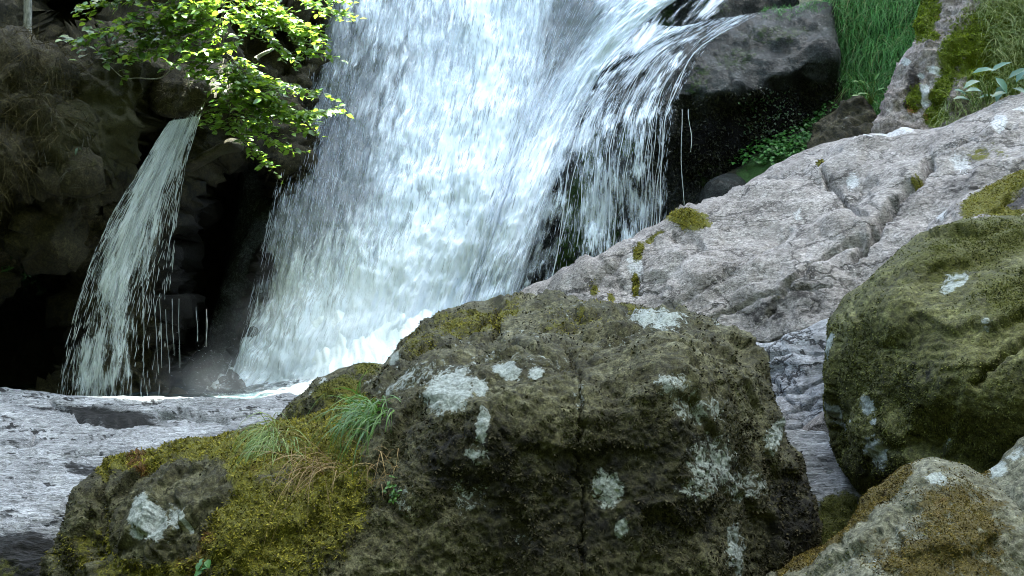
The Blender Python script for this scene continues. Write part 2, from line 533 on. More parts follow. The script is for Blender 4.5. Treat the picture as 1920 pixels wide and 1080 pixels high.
# ------------------------------------------------------------------ rocks: materials
MOSS_Y = ((0.020, 0.019, 0.003), (0.115, 0.112, 0.013), (0.24, 0.235, 0.026))
MOSS_O = ((0.014, 0.015, 0.004), (0.075, 0.080, 0.015), (0.17, 0.175, 0.032))
m_boulder = rock_mat("mossy_boulder_rock", (0.013, 0.0122, 0.0045), (0.052, 0.049, 0.020), (0.175, 0.170, 0.098), 2.4, MOSS_Y, flecks=0.35, pit=0.85, lich_thr=0.63, bumpk=1.2)
m_rboulder = rock_mat("olive_boulder_rock", (0.024, 0.025, 0.008), (0.072, 0.073, 0.022), (0.18, 0.182, 0.075), 2.2, MOSS_O, flecks=0.3, wild=0.17, lich_thr=0.67)
m_fboulder = rock_mat("ochre_boulder_rock", (0.05, 0.05, 0.03), (0.12, 0.12, 0.08), (0.24, 0.24, 0.18), 2.6, ((0.02, 0.015, 0.005), (0.09, 0.072, 0.018), (0.17, 0.14, 0.035)), flecks=0.5, lich_thr=0.69, wild=0.02)
m_slab = rock_mat("rippled_grey_gneiss", (0.068, 0.07, 0.072), (0.275, 0.285, 0.295), (0.53, 0.548, 0.565), 1.5, MOSS_O, fol=(0.35, 2.6, 3.4), flecks=0.7, pit=0.7, lich_thr=0.80)
m_rslab = rock_mat("grey_brown_granite", (0.125, 0.109, 0.099), (0.255, 0.232, 0.216), (0.42, 0.393, 0.373), 2.0, MOSS_Y, fol=(0.8, 1.1, 1.4), flecks=0.85, pit=0.9, graink=.85, crackw=.72, lich_thr=0.735, lichen=(0.6, 0.6, 0.6))
m_lslab = rock_mat("blue_grey_granite", (0.12, 0.123, 0.13), (0.235, 0.242, 0.255), (0.36, 0.373, 0.395), 2.0, MOSS_Y, fol=(0.8, 1.2, 1.6), flecks=0.5, pit=0.6, graink=.7, crackw=1.0, lich_thr=0.80)
m_wet = rock_mat("wet_dark_rock", (0.005, 0.005, 0.005), (0.022, 0.026, 0.025), (0.055, 0.064, 0.062), 2.6, ((0.006, 0.010, 0.003), (0.025, 0.05, 0.010), (0.05, 0.10, 0.02)), flecks=0.15, rough=0.27, spec=0.13, lich_thr=0.9, bumpk=2.4)
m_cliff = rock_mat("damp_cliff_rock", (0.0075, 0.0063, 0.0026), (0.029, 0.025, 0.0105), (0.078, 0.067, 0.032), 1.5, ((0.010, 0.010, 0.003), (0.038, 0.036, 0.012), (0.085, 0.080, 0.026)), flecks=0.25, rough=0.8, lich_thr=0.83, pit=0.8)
m_pink = rock_mat("pinkish_lichened_rock", (0.10, 0.075, 0.06), (0.24, 0.20, 0.175), (0.40, 0.36, 0.33), 1.9, ((0.02, 0.028, 0.004), (0.11, 0.135, 0.012), (0.24, 0.27, 0.024)), rust=(0.26, 0.12, 0.03), flecks=0.5, lich_thr=0.72, lichen=(0.66, 0.66, 0.64))
m_bank = rock_mat("mossy_bank_soil", (0.008, 0.008, 0.005), (0.022, 0.022, 0.012), (0.05, 0.048, 0.03), 1.6, ((0.008, 0.018, 0.004), (0.028, 0.07, 0.014), (0.055, 0.13, 0.024)), flecks=0.1, wild=0.12)

# ------------------------------------------------------------------ the bed of the falls
bed_depth = [(330, 800, 12.8), (400, 745, 12.7), (650, 760, 12.3), (950, 640, 12.3), (500, 400, 13.0), (800, 400, 12.9), (1000, 400, 12.6), (600, 0, 14.8),
             (900, 0, 14.8), (1060, 60, 14.5), (1150, 60, 14.2), (1260, 0, 14.5), (1400, 0, 14.9), (1100, 260, 13.5), (1300, 300, 13.6), (600, 220, 13.9), (600, -150, 15.6), (1000, -150, 15.5), (1400, -150, 15.6), (1250, 500, 12.6), (460, 600, 12.8)]
bed, S_bed = rock("rock_face", [(420, -160), (800, -165), (1200, -160), (1480, -150), (1480, 100), (1430, 330), (1300, 560), (1200, 700), (1100, 820), (330, 830), (400, 600), (450, 300)],
    bed_depth, step=6, rnd=40, rdep=0.5, back=4.0, disp=((0.30, 0.7, 3, False), (0.12, 2.2, 4, False), (0.04, 8, 3, False)), mat=m_wet, rough=4,
    attrs=dict(moss=[(1180, 60, 25, 45, 30, .9), (1240, 45, 20, 40, 10, 1.0), (1330, 20, 60, 25, 0, .5), (1060, 60, 25, 70, 20, .5), (600, 470, 40, 60, 0, .3)]))
tag(bed, "steep dark wet rock face under the big waterfall", "rock face", kind="structure")

# ------------------------------------------------------------------ left cliff
cl_depth = [(-150, 100, 10.6), (0, 100, 11.0), (0, 300, 10.8), (0, 500, 11.2), (0, 720, 11.4), (250, 30, 12.3), (200, 250, 11.4), (350, 180, 11.7), (450, 110, 12.7), (560, 200, 13.2), (300, 500, 11.9), (450, 620, 12.0), (150, 620, 11.7), (560, -50, 13.9), (100, 20, 12.3), (400, -150, 13.4), (0, -150, 12.4), (420, 780, 11.9), (100, 790, 11.4)]
def cl_moss(x, y, n, v):
    return blobs(x, y, [(205, 210, 110, 120, 0, .8), (60, 200, 70, 90, 0, .5), (120, 280, 50, 70, 0, .75), (30, 520, 60, 40, 0, .45)])
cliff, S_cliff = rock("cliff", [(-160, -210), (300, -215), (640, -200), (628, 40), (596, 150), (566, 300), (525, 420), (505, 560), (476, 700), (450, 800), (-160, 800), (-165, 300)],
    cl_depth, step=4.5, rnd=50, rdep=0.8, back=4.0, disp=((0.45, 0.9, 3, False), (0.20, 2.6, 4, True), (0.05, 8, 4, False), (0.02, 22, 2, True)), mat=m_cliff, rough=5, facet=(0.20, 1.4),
    steps=[([(395, 275), (450, 285), (515, 320), (500, 430), (475, 540), (455, 660), (400, 735), (320, 745), (318, 600), (330, 470), (352, 370)], 2.6, 30),
           ([(272, 205), (345, 226), (305, 262), (262, 330), (205, 390), (185, 370), (240, 300), (262, 240)], 1.8, 16),
           ([(50, 470), (140, 500), (150, 600), (110, 760), (-140, 760), (-140, 580), (0, 545)], 1.3, 30),
           ([(60, -30), (250, -40), (210, 60), (150, 105), (90, 110), (60, 60)], 1.6, 25),
           ([(395, 10), (570, 20), (560, 150), (480, 190), (420, 120)], 0.9, 25),
           ([(-140, 110), (80, 110), (140, 200), (125, 290), (60, 350), (0, 380), (-140, 400)], -0.55, 30),
           ([(150, 110), (270, 100), (290, 200), (250, 280), (190, 340), (140, 330), (135, 200)], -0.5, 25),
           ([(40, 400), (110, 410), (125, 470), (90, 490), (30, 480)], -0.4, 18),
           ([(55, 330), (180, 320), (215, 400), (140, 410), (60, 385)], -0.35, 20)],
    attrs=dict(moss=cl_moss, stain_shade=[(430, 480, 100, 230, 10, 1.0), (345, 540, 60, 210, 5, 1.0), (410, 690, 110, 60, 0, 1.0), (60, 640, 130, 110, 0, 1.0), (250, 290, 50, 60, 40, .8)],  # dark wet rock, its recesses darkened further as painted shade
               lichen=[(75, 445, 40, 30, 0, .18), (30, 330, 50, 60, 30, .15)]))
tag(cliff, "dark shaded cliff with a black hollow left of the big waterfall", "cliff", kind="structure")

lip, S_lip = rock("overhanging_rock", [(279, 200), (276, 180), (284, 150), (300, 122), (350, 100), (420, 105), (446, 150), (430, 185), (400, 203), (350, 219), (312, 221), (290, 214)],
    [(280, 190, 11.3), (350, 215, 11.0), (350, 150, 11.2), (420, 150, 11.4), (360, 105, 11.8), (430, 110, 12)], step=3, rnd=22, rdep=0.3, back=1.4,
    disp=((0.08, 3, 3, False), (0.025, 14, 3, False)), mat=m_cliff, rough=2, attrs=dict(lichen=[(300, 212, 22, 8, 15, .35)], moss=[(350, 170, 60, 30, 0, .3)]))
tag(lip, "rounded overhanging rock just above the small side waterfall", "rock")

led, S_led = rock("rock_ledge", [(340, 312), (372, 290), (408, 270), (436, 258), (456, 268), (452, 284), (420, 292), (392, 304), (360, 322)],
    [(345, 312, 11.4), (400, 280, 11.4), (450, 270, 11.6)], step=3, rnd=14, rdep=0.2, back=1.3, disp=((0.06, 4, 3, False), (0.02, 16, 3, False)), mat=m_cliff, rough=2,
    attrs=dict(moss=[(400, 285, 60, 25, 0, .6)]))
tag(led, "narrow brown rock ledge below the sunlit leaves, over the black hollow", "rock")

# ------------------------------------------------------------------ wet outcrop with trickles
wet_depth = [(1558, 0, 13.7), (1400, 28, 13.6), (1260, 75, 13.4), (1180, 135, 13.1), (1110, 210, 12.9), (1560, 110, 12.9), (1450, 165, 12.55), (1300, 195, 12.35), (1180, 260, 12.35), (1100, 320, 12.4),
             (1560, 190, 12.9), (1450, 260, 12.5), (1300, 330, 12.35), (1180, 400, 12.25), (1060, 440, 12.3), (1300, 420, 12.2), (1120, 520, 12.1), (1000, 560, 12.2), (1450, 360, 12.4)]
wet, S_wet = rock("wet_outcrop", [(1000, 600), (1010, 500), (1035, 420), (1052, 320), (1085, 230), (1140, 150), (1190, 108), (1265, 72), (1330, 45), (1400, 26), (1480, 12), (1556, 4), (1568, 60), (1576, 130), (1566, 190), (1530, 230), (1450, 285), (1400, 350), (1360, 440), (1250, 540), (1120, 620)],
    wet_depth, step=3.5, rnd=26, rdep=0.35, back=2.0, disp=((0.14, 1.6, 3, False), (0.05, 3.5, 3, False), (0.018, 11, 3, False), (0.008, 30, 2, False)), mat=m_wet, rough=3, facet=(0.05, 1.8, (1.3, 1, .7)),
    steps=[([(1255, 205), (1300, 188), (1400, 172), (1480, 150), (1580, 130), (1600, 230), (1500, 300), (1380, 420), (1240, 470), (1225, 330)], 0.40, 34)],
    attrs=dict(moss=[(1470, 60, 90, 22, -8, .5), (1380, 110, 60, 30, -20, .5), (1110, 290, 22, 50, 0, 1.0), (1180, 270, 22, 30, 0, .8), (1090, 400, 34, 80, 0, .9), (1140, 430, 30, 60, 0, .7), (1060, 480, 30, 60, 0, .6), (1310, 150, 26, 40, 40, .5), (1200, 470, 90, 40, -30, .6), (1430, 60, 70, 20, -5, .45), (1330, 330, 40, 60, 0, .4), (1440, 230, 60, 40, -20, .35)],
               stain_shade=[(1400, 260, 170, 90, -25, .9)]))  # darker patch over the recessed undercut
tag(wet, "dark wet rock outcrop with a black undercut right of the big waterfall", "rock")

# ------------------------------------------------------------------ right-hand slabs
rslab, S_rslab = rock("rock_slab", [(966, 566), (1000, 540), (1050, 512), (1120, 482), (1200, 441), (1255, 408), (1310, 386), (1360, 363), (1400, 345), (1432, 326), (1480, 294), (1540, 270), (1620, 255), (1700, 246), (1780, 234), (1840, 206), (1900, 182), (2020, 140), (2080, 330), (2080, 620), (1750, 650), (1560, 640), (1480, 652), (1400, 668), (1200, 690), (1000, 660)],
    [(975, 560, 9.7), (1200, 445, 9.9), (1430, 332, 10.2), (1620, 260, 10.3), (1900, 186, 9.8), (1100, 570, 9.0), (1300, 500, 8.8), (1500, 450, 8.6), (1700, 400, 8.4), (1900, 300, 8.4), (1400, 620, 8.1), (1250, 620, 8.3), (1560, 560, 7.9), (1700, 520, 7.8), (1000, 640, 9.1), (2000, 500, 7.6)],
    step=4, rnd=30, rdep=0.5, back=3.0, disp=((0.22, 0.8, 3, False), (0.06, 3.0, 4, False), (0.016, (4, 7, 9), 3, True), (0.005, 30, 2, False)), mat=m_rslab, rough=3, facet=(0.07, 1.3, (.7, 1.2, 1.5)),
    cracks=[([(1745, 300), (1720, 340), (1690, 365), (1665, 400), (1640, 440), (1600, 480)], 6, 0.20), ([(1545, 330), (1560, 350), (1590, 385), (1620, 410)], 4, 0.10), ([(1740, 300), (1800, 270), (1900, 245)], 4, 0.08), ([(1640, 440), (1560, 470), (1500, 520), (1440, 590)], 4, 0.10),
            ([(1000, 560), (1100, 545), (1200, 480), (1290, 430)], 3, 0.05), ([(1440, 330), (1500, 330), (1580, 300)], 3, 0.04), ([(1200, 590), (1350, 520), (1480, 420)], 2.5, 0.04), ([(1300, 600), (1420, 560), (1560, 540)], 3, 0.05), ([(1120, 500), (1180, 540), (1260, 540)], 2.5, 0.04)],
    attrs=dict(moss=[(1292, 422, 44, 18, 8, .9), (1204, 488, 8, 20, 30, .9), (1190, 530, 7, 18, 10, .95), (1115, 545, 8, 14, 0, .8), (1145, 555, 8, 8, 0, .8), (1540, 313, 9, 6, 0, 1.), (1720, 340, 16, 10, -40, .7), (1230, 462, 30, 8, -35, .7), (1880, 190, 40, 10, -15, .9), (1850, 285, 60, 18, -5, .5)],
               lichen=[(1660, 262, 40, 9, -15, 1.1), (1872, 236, 16, 12, 0, 1.2), (1635, 275, 12, 6, -20, 1.0), (1600, 345, 16, 10, -20, .8), (1800, 300, 22, 14, 0, .8), (1195, 508, 16, 14, 0, .9), (1700, 252, 14, 5, 0, 1.), (1910, 214, 20, 5, -5, 1.0), (1495, 400, 12, 10, 0, .6)],
               stain_shade=[(1480, 580, 130, 40, -10, .55), (1800, 340, 60, 25, -10, .6), (1290, 420, 60, 30, 0, .4), (1690, 380, 20, 60, 40, .55), (1100, 560, 60, 20, 0, .3)]))
tag(rslab, "big pale grey-brown rock slab sloping down from the right to the waterfall", "rock")

lslab2, S_l2 = rock("lower_slab", [(1360, 660), (1430, 648), (1500, 622), (1580, 590), (1660, 620), (1660, 850), (1560, 800), (1500, 815), (1440, 826), (1360, 800)],
    [(1400, 660, 7.7), (1560, 600, 7.6), (1420, 780, 7.0), (1560, 760, 6.9), (1500, 700, 7.2), (1650, 800, 6.7)], step=3.5, rnd=16, rdep=0.2, back=1.5,
    disp=((0.10, 1.5, 3, False), (0.018, (3, 6, 9), 3, True), (0.006, 24, 3, False)), facet=(0.08, 1.8, (.7, 1.2, 1.6)), mat=m_lslab, rough=2,
    cracks=[([(1400, 690), (1470, 670), (1560, 660)], 2.5, .05), ([(1420, 730), (1500, 725), (1560, 700)], 2.5, .05), ([(1440, 700), (1500, 760), (1560, 770)], 2.5, .04), ([(1450, 800), (1530, 750), (1570, 720)], 3, .04)])
tag(lslab2, "blue-grey cracked rock slab in the gap between the two large mossy boulders", "rock")

pink2, S_p2 = rock("small_rock", [(1500, 812), (1515, 792), (1545, 770), (1575, 765), (1610, 790), (1610, 850), (1510, 840)], [(1510, 800, 6.6), (1560, 780, 6.5), (1580, 840, 6.4)], step=3, rnd=14, rdep=.15, back=.5,
    disp=((0.04, 4, 3, False), (0.01, 20, 3, False)), mat=m_rslab, rough=2)
tag(pink2, "small brownish rock tucked against the left edge of the round mossy boulder", "rock")

foot, S_foot = rock("foot_slab", [(1420, 830), (1470, 815), (1520, 813), (1565, 822), (1600, 850), (1640, 890), (1690, 960), (1690, 1300), (1400, 1300), (1420, 1000)],
    [(1470, 820, 6.5), (1560, 830, 6.4), (1520, 900, 6.0), (1600, 940, 5.8), (1540, 1000, 5.5), (1600, 1250, 5.2), (1450, 1250, 5.3)], step=3.5, rnd=16, rdep=.2, back=1.2,
    disp=((0.08, 2, 3, False), (0.05, (4, 7, 10), 4, True), (0.012, 24, 3, False)), mat=m_slab, rough=2, attrs=dict(moss=[(1580, 975, 50, 40, 30, 1.0), (1615, 915, 22, 22, 0, .8), (1530, 1010, 50, 36, 0, .9)], stain_shade=[(1575, 960, 60, 40, 0, .6)]))
tag(foot, "low pale rock with dark moss in the gap right of the central boulder", "rock")

ledge, S_ledge = rock("ledge_rock", [(1738, 428), (1770, 396), (1812, 364), (1862, 344), (1930, 312), (2070, 290), (2070, 520), (1900, 500), (1760, 480)],
    [(1745, 425, 7.5), (1860, 350, 7.5), (1930, 320, 7.4), (1900, 400, 6.9), (1800, 430, 7.0), (2050, 400, 6.6)], step=3.5, rnd=18, rdep=.25, back=1.2,
    disp=((0.07, 2, 3, False), (0.03, (5, 8, 12), 4, True), (0.01, 24, 3, False)), mat=m_rslab, rough=2,
    cracks=[([(1865, 400), (1900, 370), (1960, 345)], 4, .09)],
    attrs=dict(moss=[(1860, 372, 60, 22, -32, 1.2), (1905, 340, 40, 16, -28, 1.2), (1880, 405, 60, 10, 0, .7)], stain_shade=[(1910, 385, 40, 18, -20, .9)], lichen=[(1770, 405, 14, 8, -30, .8)]))
tag(ledge, "grey rock ledge with a yellow moss band above the round mossy boulder", "rock")

# ------------------------------------------------------------------ left rippled slab
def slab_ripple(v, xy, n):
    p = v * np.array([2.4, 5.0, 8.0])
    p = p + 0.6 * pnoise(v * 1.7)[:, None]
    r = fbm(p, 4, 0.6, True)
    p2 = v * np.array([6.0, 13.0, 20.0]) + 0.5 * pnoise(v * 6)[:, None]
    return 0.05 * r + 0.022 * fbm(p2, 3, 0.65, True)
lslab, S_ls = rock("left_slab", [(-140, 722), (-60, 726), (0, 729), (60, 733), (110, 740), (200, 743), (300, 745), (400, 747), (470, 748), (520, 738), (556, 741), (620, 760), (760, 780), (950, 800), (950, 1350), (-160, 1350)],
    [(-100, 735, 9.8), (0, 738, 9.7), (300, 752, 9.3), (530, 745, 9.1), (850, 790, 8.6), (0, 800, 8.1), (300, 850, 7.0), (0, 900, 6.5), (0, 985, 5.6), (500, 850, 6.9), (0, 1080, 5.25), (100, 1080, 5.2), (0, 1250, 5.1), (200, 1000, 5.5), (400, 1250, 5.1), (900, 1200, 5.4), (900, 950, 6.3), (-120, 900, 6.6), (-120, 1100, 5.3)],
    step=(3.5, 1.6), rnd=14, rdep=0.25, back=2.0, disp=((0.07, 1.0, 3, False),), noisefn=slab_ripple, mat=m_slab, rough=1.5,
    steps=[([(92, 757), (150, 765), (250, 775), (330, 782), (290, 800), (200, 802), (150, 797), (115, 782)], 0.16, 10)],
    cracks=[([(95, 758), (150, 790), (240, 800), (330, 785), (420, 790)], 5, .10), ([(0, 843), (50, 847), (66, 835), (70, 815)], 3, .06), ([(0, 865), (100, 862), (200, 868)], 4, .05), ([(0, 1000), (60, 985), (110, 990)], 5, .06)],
    attrs=dict(stain_shade=lambda x, y, n, v: np.maximum(.75 * sstep(.42, .9, 1 - (lambda r: (r - np.percentile(r, 2)) / (np.percentile(r, 98) - np.percentile(r, 2)))(slab_ripple(v, None, None))), blobs(x, y, [(210, 785, 110, 16, 8, .95), (30, 1050, 110, 50, 0, 1.0), (100, 866, 130, 8, 0, .5), (30, 835, 40, 14, 0, .5), (380, 790, 90, 12, 5, .4)])), moss=[(20, 1070, 60, 30, 0, .45)]))  # ripple troughs and the lower left corner are darkened as painted shade
tag(lslab, "broad pale grey rippled rock slab at the left, below the small waterfall", "rock")

# ------------------------------------------------------------------ boulders
def main_folds(v, xy, n):
    top = sstep(.35, .75, n[:, 2]) * sstep(640, 900, xy[:, 0])
    p = v * np.array([2.0, 5.0, 9.0]) + .5 * pnoise(v * 2.2)[:, None]
    crumb = fbm(v * 22 + 3, 3, .55, True)
    ms_ = sstep(.3, .8, blobs(xy[:, 0], xy[:, 1], MB_MOSS))
    return .035 * top * fbm(p, 4, .6, True) + .010 * (1 - top) * crumb + ms_ * (.030 * fbm(v * 9 + 7, 3, .55) + .012 * fbm(v * 26, 2))
lobe, S_lobe = rock("rear_boulder", [(500, 812), (528, 772), (560, 742), (600, 709), (640, 691), (700, 682), (745, 690), (810, 720), (830, 820), (640, 850), (510, 835)],
    [(515, 800, 6.1), (600, 715, 6.1), (700, 690, 6.0), (620, 770, 5.6), (740, 760, 5.6), (640, 840, 5.5)], step=3, rnd=30, rdep=.4, back=1.2, disp=((0.07, 2.4, 3, False), (0.03, 9, 4, True), (0.01, 30, 2, False)),
    mat=m_boulder, rough=3, attrs=dict(moss=[(640, 740, 60, 30, -20, .65), (690, 700, 30, 15, 0, .7), (560, 770, 40, 20, -40, .5)], lichen=[(606, 716, 8, 10, 30, .9), (590, 740, 10, 8, 0, .8), (690, 735, 12, 20, 20, .6)], stain_shade=[(650, 745, 60, 25, -20, .5)]))
tag(lobe, "small dark mossy boulder peeping up behind the left shoulder of the central boulder", "boulder")

MB_MOSS = [(420, 880, 150, 60, -12, 1.0), (560, 830, 110, 60, -15, 1.1), (480, 1000, 170, 100, 0, .85), (620, 920, 90, 140, 0, .8), (260, 880, 70, 14, -14, 1.0), (200, 980, 40, 90, 10, .55), (330, 840, 120, 14, -12, 1.0), (560, 1060, 90, 50, 0, .55), (150, 1040, 50, 60, 0, .5), (660, 780, 60, 30, -20, 1.0), (300, 1060, 120, 40, 0, .7), (210, 890, 30, 30, 0, .9)]
MB_LICH_LIT = [(850, 748, 44, 42, 10, 1.25), (905, 745, 16, 14, 0, 1.0), (835, 790, 14, 12, 0, .8), (915, 812, 11, 26, 10, 1.2), (905, 855, 22, 24, 0, .6), (955, 712, 26, 13, 0, 1.05), (1004, 716, 13, 10, 0, 1.1), (810, 712, 50, 16, -10, .55), (1232, 616, 56, 16, 8, .85), (1345, 618, 26, 10, 20, .75), (1140, 920, 32, 40, 0, .86), (1164, 992, 14, 20, 20, .85), (1250, 740, 30, 16, 0, .7), (1300, 770, 60, 30, 0, .58), (1330, 870, 56, 60, 0, .70), (1390, 910, 56, 36, 0, .62), (1300, 915, 40, 30, 0, .6), (1370, 1030, 30, 52, 0, .72),
           (288, 978, 26, 40, -28, 1.3), (266, 1004, 8, 12, 0, 1.0), (327, 972, 16, 26, 0, .72), (349, 975, 4, 22, -6, 1.3), (880, 930, 40, 50, 10, .5), (760, 940, 26, 40, 0, .45), (745, 680, 14, 20, 0, 1.0), (1440, 820, 16, 40, 10, .8), (700, 700, 14, 16, 30, .7), (510, 870, 12, 30, 20, .8), (470, 1010, 20, 10, 0, .6), (650, 830, 12, 10, 0, .8), (760, 720, 60, 14, -25, .6), (1080, 760, 20, 26, 0, .5), (980, 1010, 30, 26, 0, .35), (1200, 860, 20, 10, 0, .5), (950, 690, 160, 26, 0, .38), (1180, 650, 120, 20, 0, .36), (1050, 600, 120, 20, 0, .34), (1000, 640, 120, 16, 0, .36), (860, 640, 50, 30, 0, .36)]  # lichen; the last broad faint patches also paint the lit top paler
def mb_algae_shade(x, y, n, v):
    return blobs(x, y, [(1230, 900, 260, 180, 0, .56), (900, 870, 170, 100, 0, .62), (1040, 960, 220, 170, 0, .58), (1480, 960, 60, 130, 0, .7), (800, 830, 70, 60, 0, .5), (640, 980, 120, 60, 30, .3)])  # dark algae, deepened to paint the shaded front darker than the top
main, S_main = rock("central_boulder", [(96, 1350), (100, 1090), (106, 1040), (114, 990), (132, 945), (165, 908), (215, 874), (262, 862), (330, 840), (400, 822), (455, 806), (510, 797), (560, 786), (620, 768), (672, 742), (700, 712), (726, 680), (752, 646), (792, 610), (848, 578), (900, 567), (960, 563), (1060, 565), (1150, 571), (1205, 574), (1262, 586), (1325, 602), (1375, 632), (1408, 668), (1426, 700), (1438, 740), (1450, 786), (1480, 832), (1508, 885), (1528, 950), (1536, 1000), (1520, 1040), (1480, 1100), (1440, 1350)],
    [(100, 1080, 4.75), (140, 950, 4.8), (230, 882, 4.9), (300, 1000, 4.3), (300, 870, 4.75), (400, 1080, 4.05), (450, 900, 4.4), (500, 812, 5.0), (600, 800, 4.85), (690, 760, 4.75), (600, 1000, 4.05), (800, 1080, 3.95), (850, 900, 4.1), (850, 770, 4.28), (800, 695, 4.75), (1000, 665, 4.7), (1080, 710, 4.45), (1100, 900, 4.15), (1100, 1080, 4.0), (1300, 900, 4.2), (1300, 1080, 4.12), (1250, 655, 4.72), (1370, 690, 4.8), (1425, 760, 4.8), (1500, 950, 4.75), (1480, 1080, 4.6),
     (745, 665, 5.3), (800, 615, 5.7), (900, 578, 5.95), (1000, 572, 6.0), (1200, 582, 5.7), (950, 620, 5.45), (1150, 620, 5.25), (100, 1300, 4.7), (800, 1300, 3.95), (1450, 1300, 4.6), (1300, 620, 5.2)],
    step=2.6, rnd=34, rdep=0.4, back=1.6, disp=((0.07, 1.7, 3, False), (0.030, 4.0, 4, True), (0.010, 14, 4, True), (0.008, 45, 2, False)), mat=m_boulder, rough=4, noisefn=main_folds, facet=(0.07, 2.6),
    steps=[([(690, 745), (740, 705), (830, 672), (930, 655), (1010, 652), (1060, 640), (1160, 610), (1300, 590), (1180, 560), (900, 555), (740, 630), (660, 720)], 0.12, 12)],
    cracks=[([(1060, 660), (1082, 700), (1086, 790), (1080, 880), (1092, 970), (1086, 1080)], 3.5, .035), ([(930, 585), (922, 640), (900, 660)], 4, .06), ([(1010, 660), (1060, 640), (1160, 640), (1240, 610)], 4, .05), ([(850, 640), (960, 605), (1100, 600)], 3.5, .04), ([(720, 700), (830, 665), (940, 650), (1060, 690)], 4, .05),
            ([(1100, 680), (1180, 650), (1280, 640)], 3, .035), ([(960, 690), (1040, 700), (1140, 690)], 3, .03), ([(210, 900), (190, 960), (180, 1040)], 5, .06), ([(330, 930), (335, 980), (325, 1020)], 4, .03), ([(1100, 640), (1200, 600), (1260, 600)], 3, .04)],
    attrs=dict(moss=lambda x, y, n, v: np.maximum(blobs(x, y, MB_MOSS), blobs(x, y, [(900, 610, 130, 30, -10, .55), (1180, 590, 110, 16, 5, .55), (790, 650, 40, 30, -30, .5), (1080, 620, 90, 20, 0, .45), (1040, 890, 200, 120, 0, .25), (1250, 850, 120, 160, 0, .22)])) - 1.3 * blobs(x, y, [(345, 925, 80, 44, -20, 1.0), (295, 985, 66, 56, 0, .9), (160, 940, 30, 44, 20, .7), (230, 930, 24, 30, 0, .6)]),
               lichen=MB_LICH_LIT, stain_shade=mb_algae_shade, rust=[(265, 880, 24, 18, -30, .9), (380, 1000, 50, 70, 0, .6), (480, 900, 40, 30, 0, .45), (660, 860, 20, 60, 0, .4), (360, 1060, 40, 40, 0, .6)]))
tag(main, "huge dark central boulder with a yellow moss shoulder and pale lichen patches", "boulder")

rb, S_rb = rock("round_boulder", [(1580, 560), (1612, 535), (1660, 490), (1722, 443), (1790, 416), (1850, 406), (1930, 400), (2080, 402), (2120, 600), (2100, 960), (1900, 1000), (1700, 940), (1622, 930), (1590, 892), (1563, 830), (1548, 762), (1545, 690), (1552, 622), (1562, 585)],
    [(1556, 700, 5.9), (1600, 590, 5.75), (1700, 470, 5.9), (1900, 420, 6.0), (1750, 600, 5.2), (1750, 800, 5.0), (1900, 700, 4.75), (1640, 900, 5.4), (2050, 600, 4.75), (1900, 960, 4.95), (1900, 560, 5.15), (1640, 700, 5.4), (2080, 900, 4.8)],
    step=3.0, rnd=60, rdep=0.45, back=1.6, disp=((0.09, 1.5, 3, False), (0.035, 5, 4, False), (0.014, (10, 14, 18), 4, True), (0.005, 45, 2, False)), mat=m_rboulder, rough=3, facet=(0.06, 2.0),
    cracks=[([(1830, 720), (1870, 670), (1930, 630)], 6, .06)],
    attrs=dict(lichen=[(1790, 525, 30, 16, -35, 1.1), (1562, 655, 8, 30, 8, 1.2), (1632, 760, 12, 20, -20, 1.2), (1648, 790, 7, 7, 0, 1.0), (1570, 775, 6, 22, -10, 1.1), (1580, 800, 5, 12, 0, .7), (1652, 845, 20, 30, -20, .95), (1850, 610, 12, 10, 0, .6), (1770, 840, 10, 20, 30, .5), (1605, 790, 3, 4, 0, 1)],
               moss=[(1850, 460, 160, 50, -15, .55), (1900, 560, 90, 60, 0, .5), (1600, 760, 40, 120, 0, .25), (1700, 600, 100, 60, 0, .12)],
               rust=[(1556, 800, 14, 90, 0, .9), (1600, 900, 30, 30, 0, .6)],
               stain_shade=[(1720, 720, 100, 60, 0, .5), (1660, 880, 80, 40, 10, .6), (1800, 840, 120, 50, 0, .4)]))
tag(rb, "large round olive-green mossy boulder at the right edge", "boulder")

fb, S_fb = rock("front_boulder", [(1425, 1110), (1470, 1064), (1520, 1034), (1575, 1000), (1612, 958), (1655, 914), (1700, 872), (1742, 855), (1790, 868), (1840, 885), (1880, 920), (1940, 980), (1990, 1100), (1990, 1400), (1400, 1400)],
    [(1440, 1100, 4.2), (1540, 1030, 4.2), (1650, 930, 4.2), (1742, 866, 4.15), (1860, 910, 4.0), (1600, 1080, 3.75), (1750, 1000, 3.65), (1880, 1050, 3.6), (1600, 1350, 3.4), (1900, 1350, 3.4)],
    step=3.2, rnd=40, rdep=.32, back=1.0, disp=((0.07, 2, 3, False), (0.03, 6, 4, False), (0.013, 20, 4, True), (0.005, 50, 2, False)), mat=m_fboulder, rough=3, facet=(0.04, 3.0),
    attrs=dict(moss=[(1800, 970, 100, 90, 20, .64), (1560, 1020, 120, 18, -35, 1.1), (1660, 925, 70, 22, -42, .9), (1740, 1050, 130, 60, 0, .62), (1850, 1060, 60, 60, 0, .5)], lichen=[(1756, 895, 24, 12, 0, .95), (1620, 1060, 60, 20, -20, .45), (1690, 1000, 20, 30, 0, .4)],
               rust=[(1780, 960, 50, 50, 0, .45), (1590, 1000, 40, 20, -40, .4)]))
tag(fb, "pale boulder with ochre moss in the bottom right corner", "boulder")

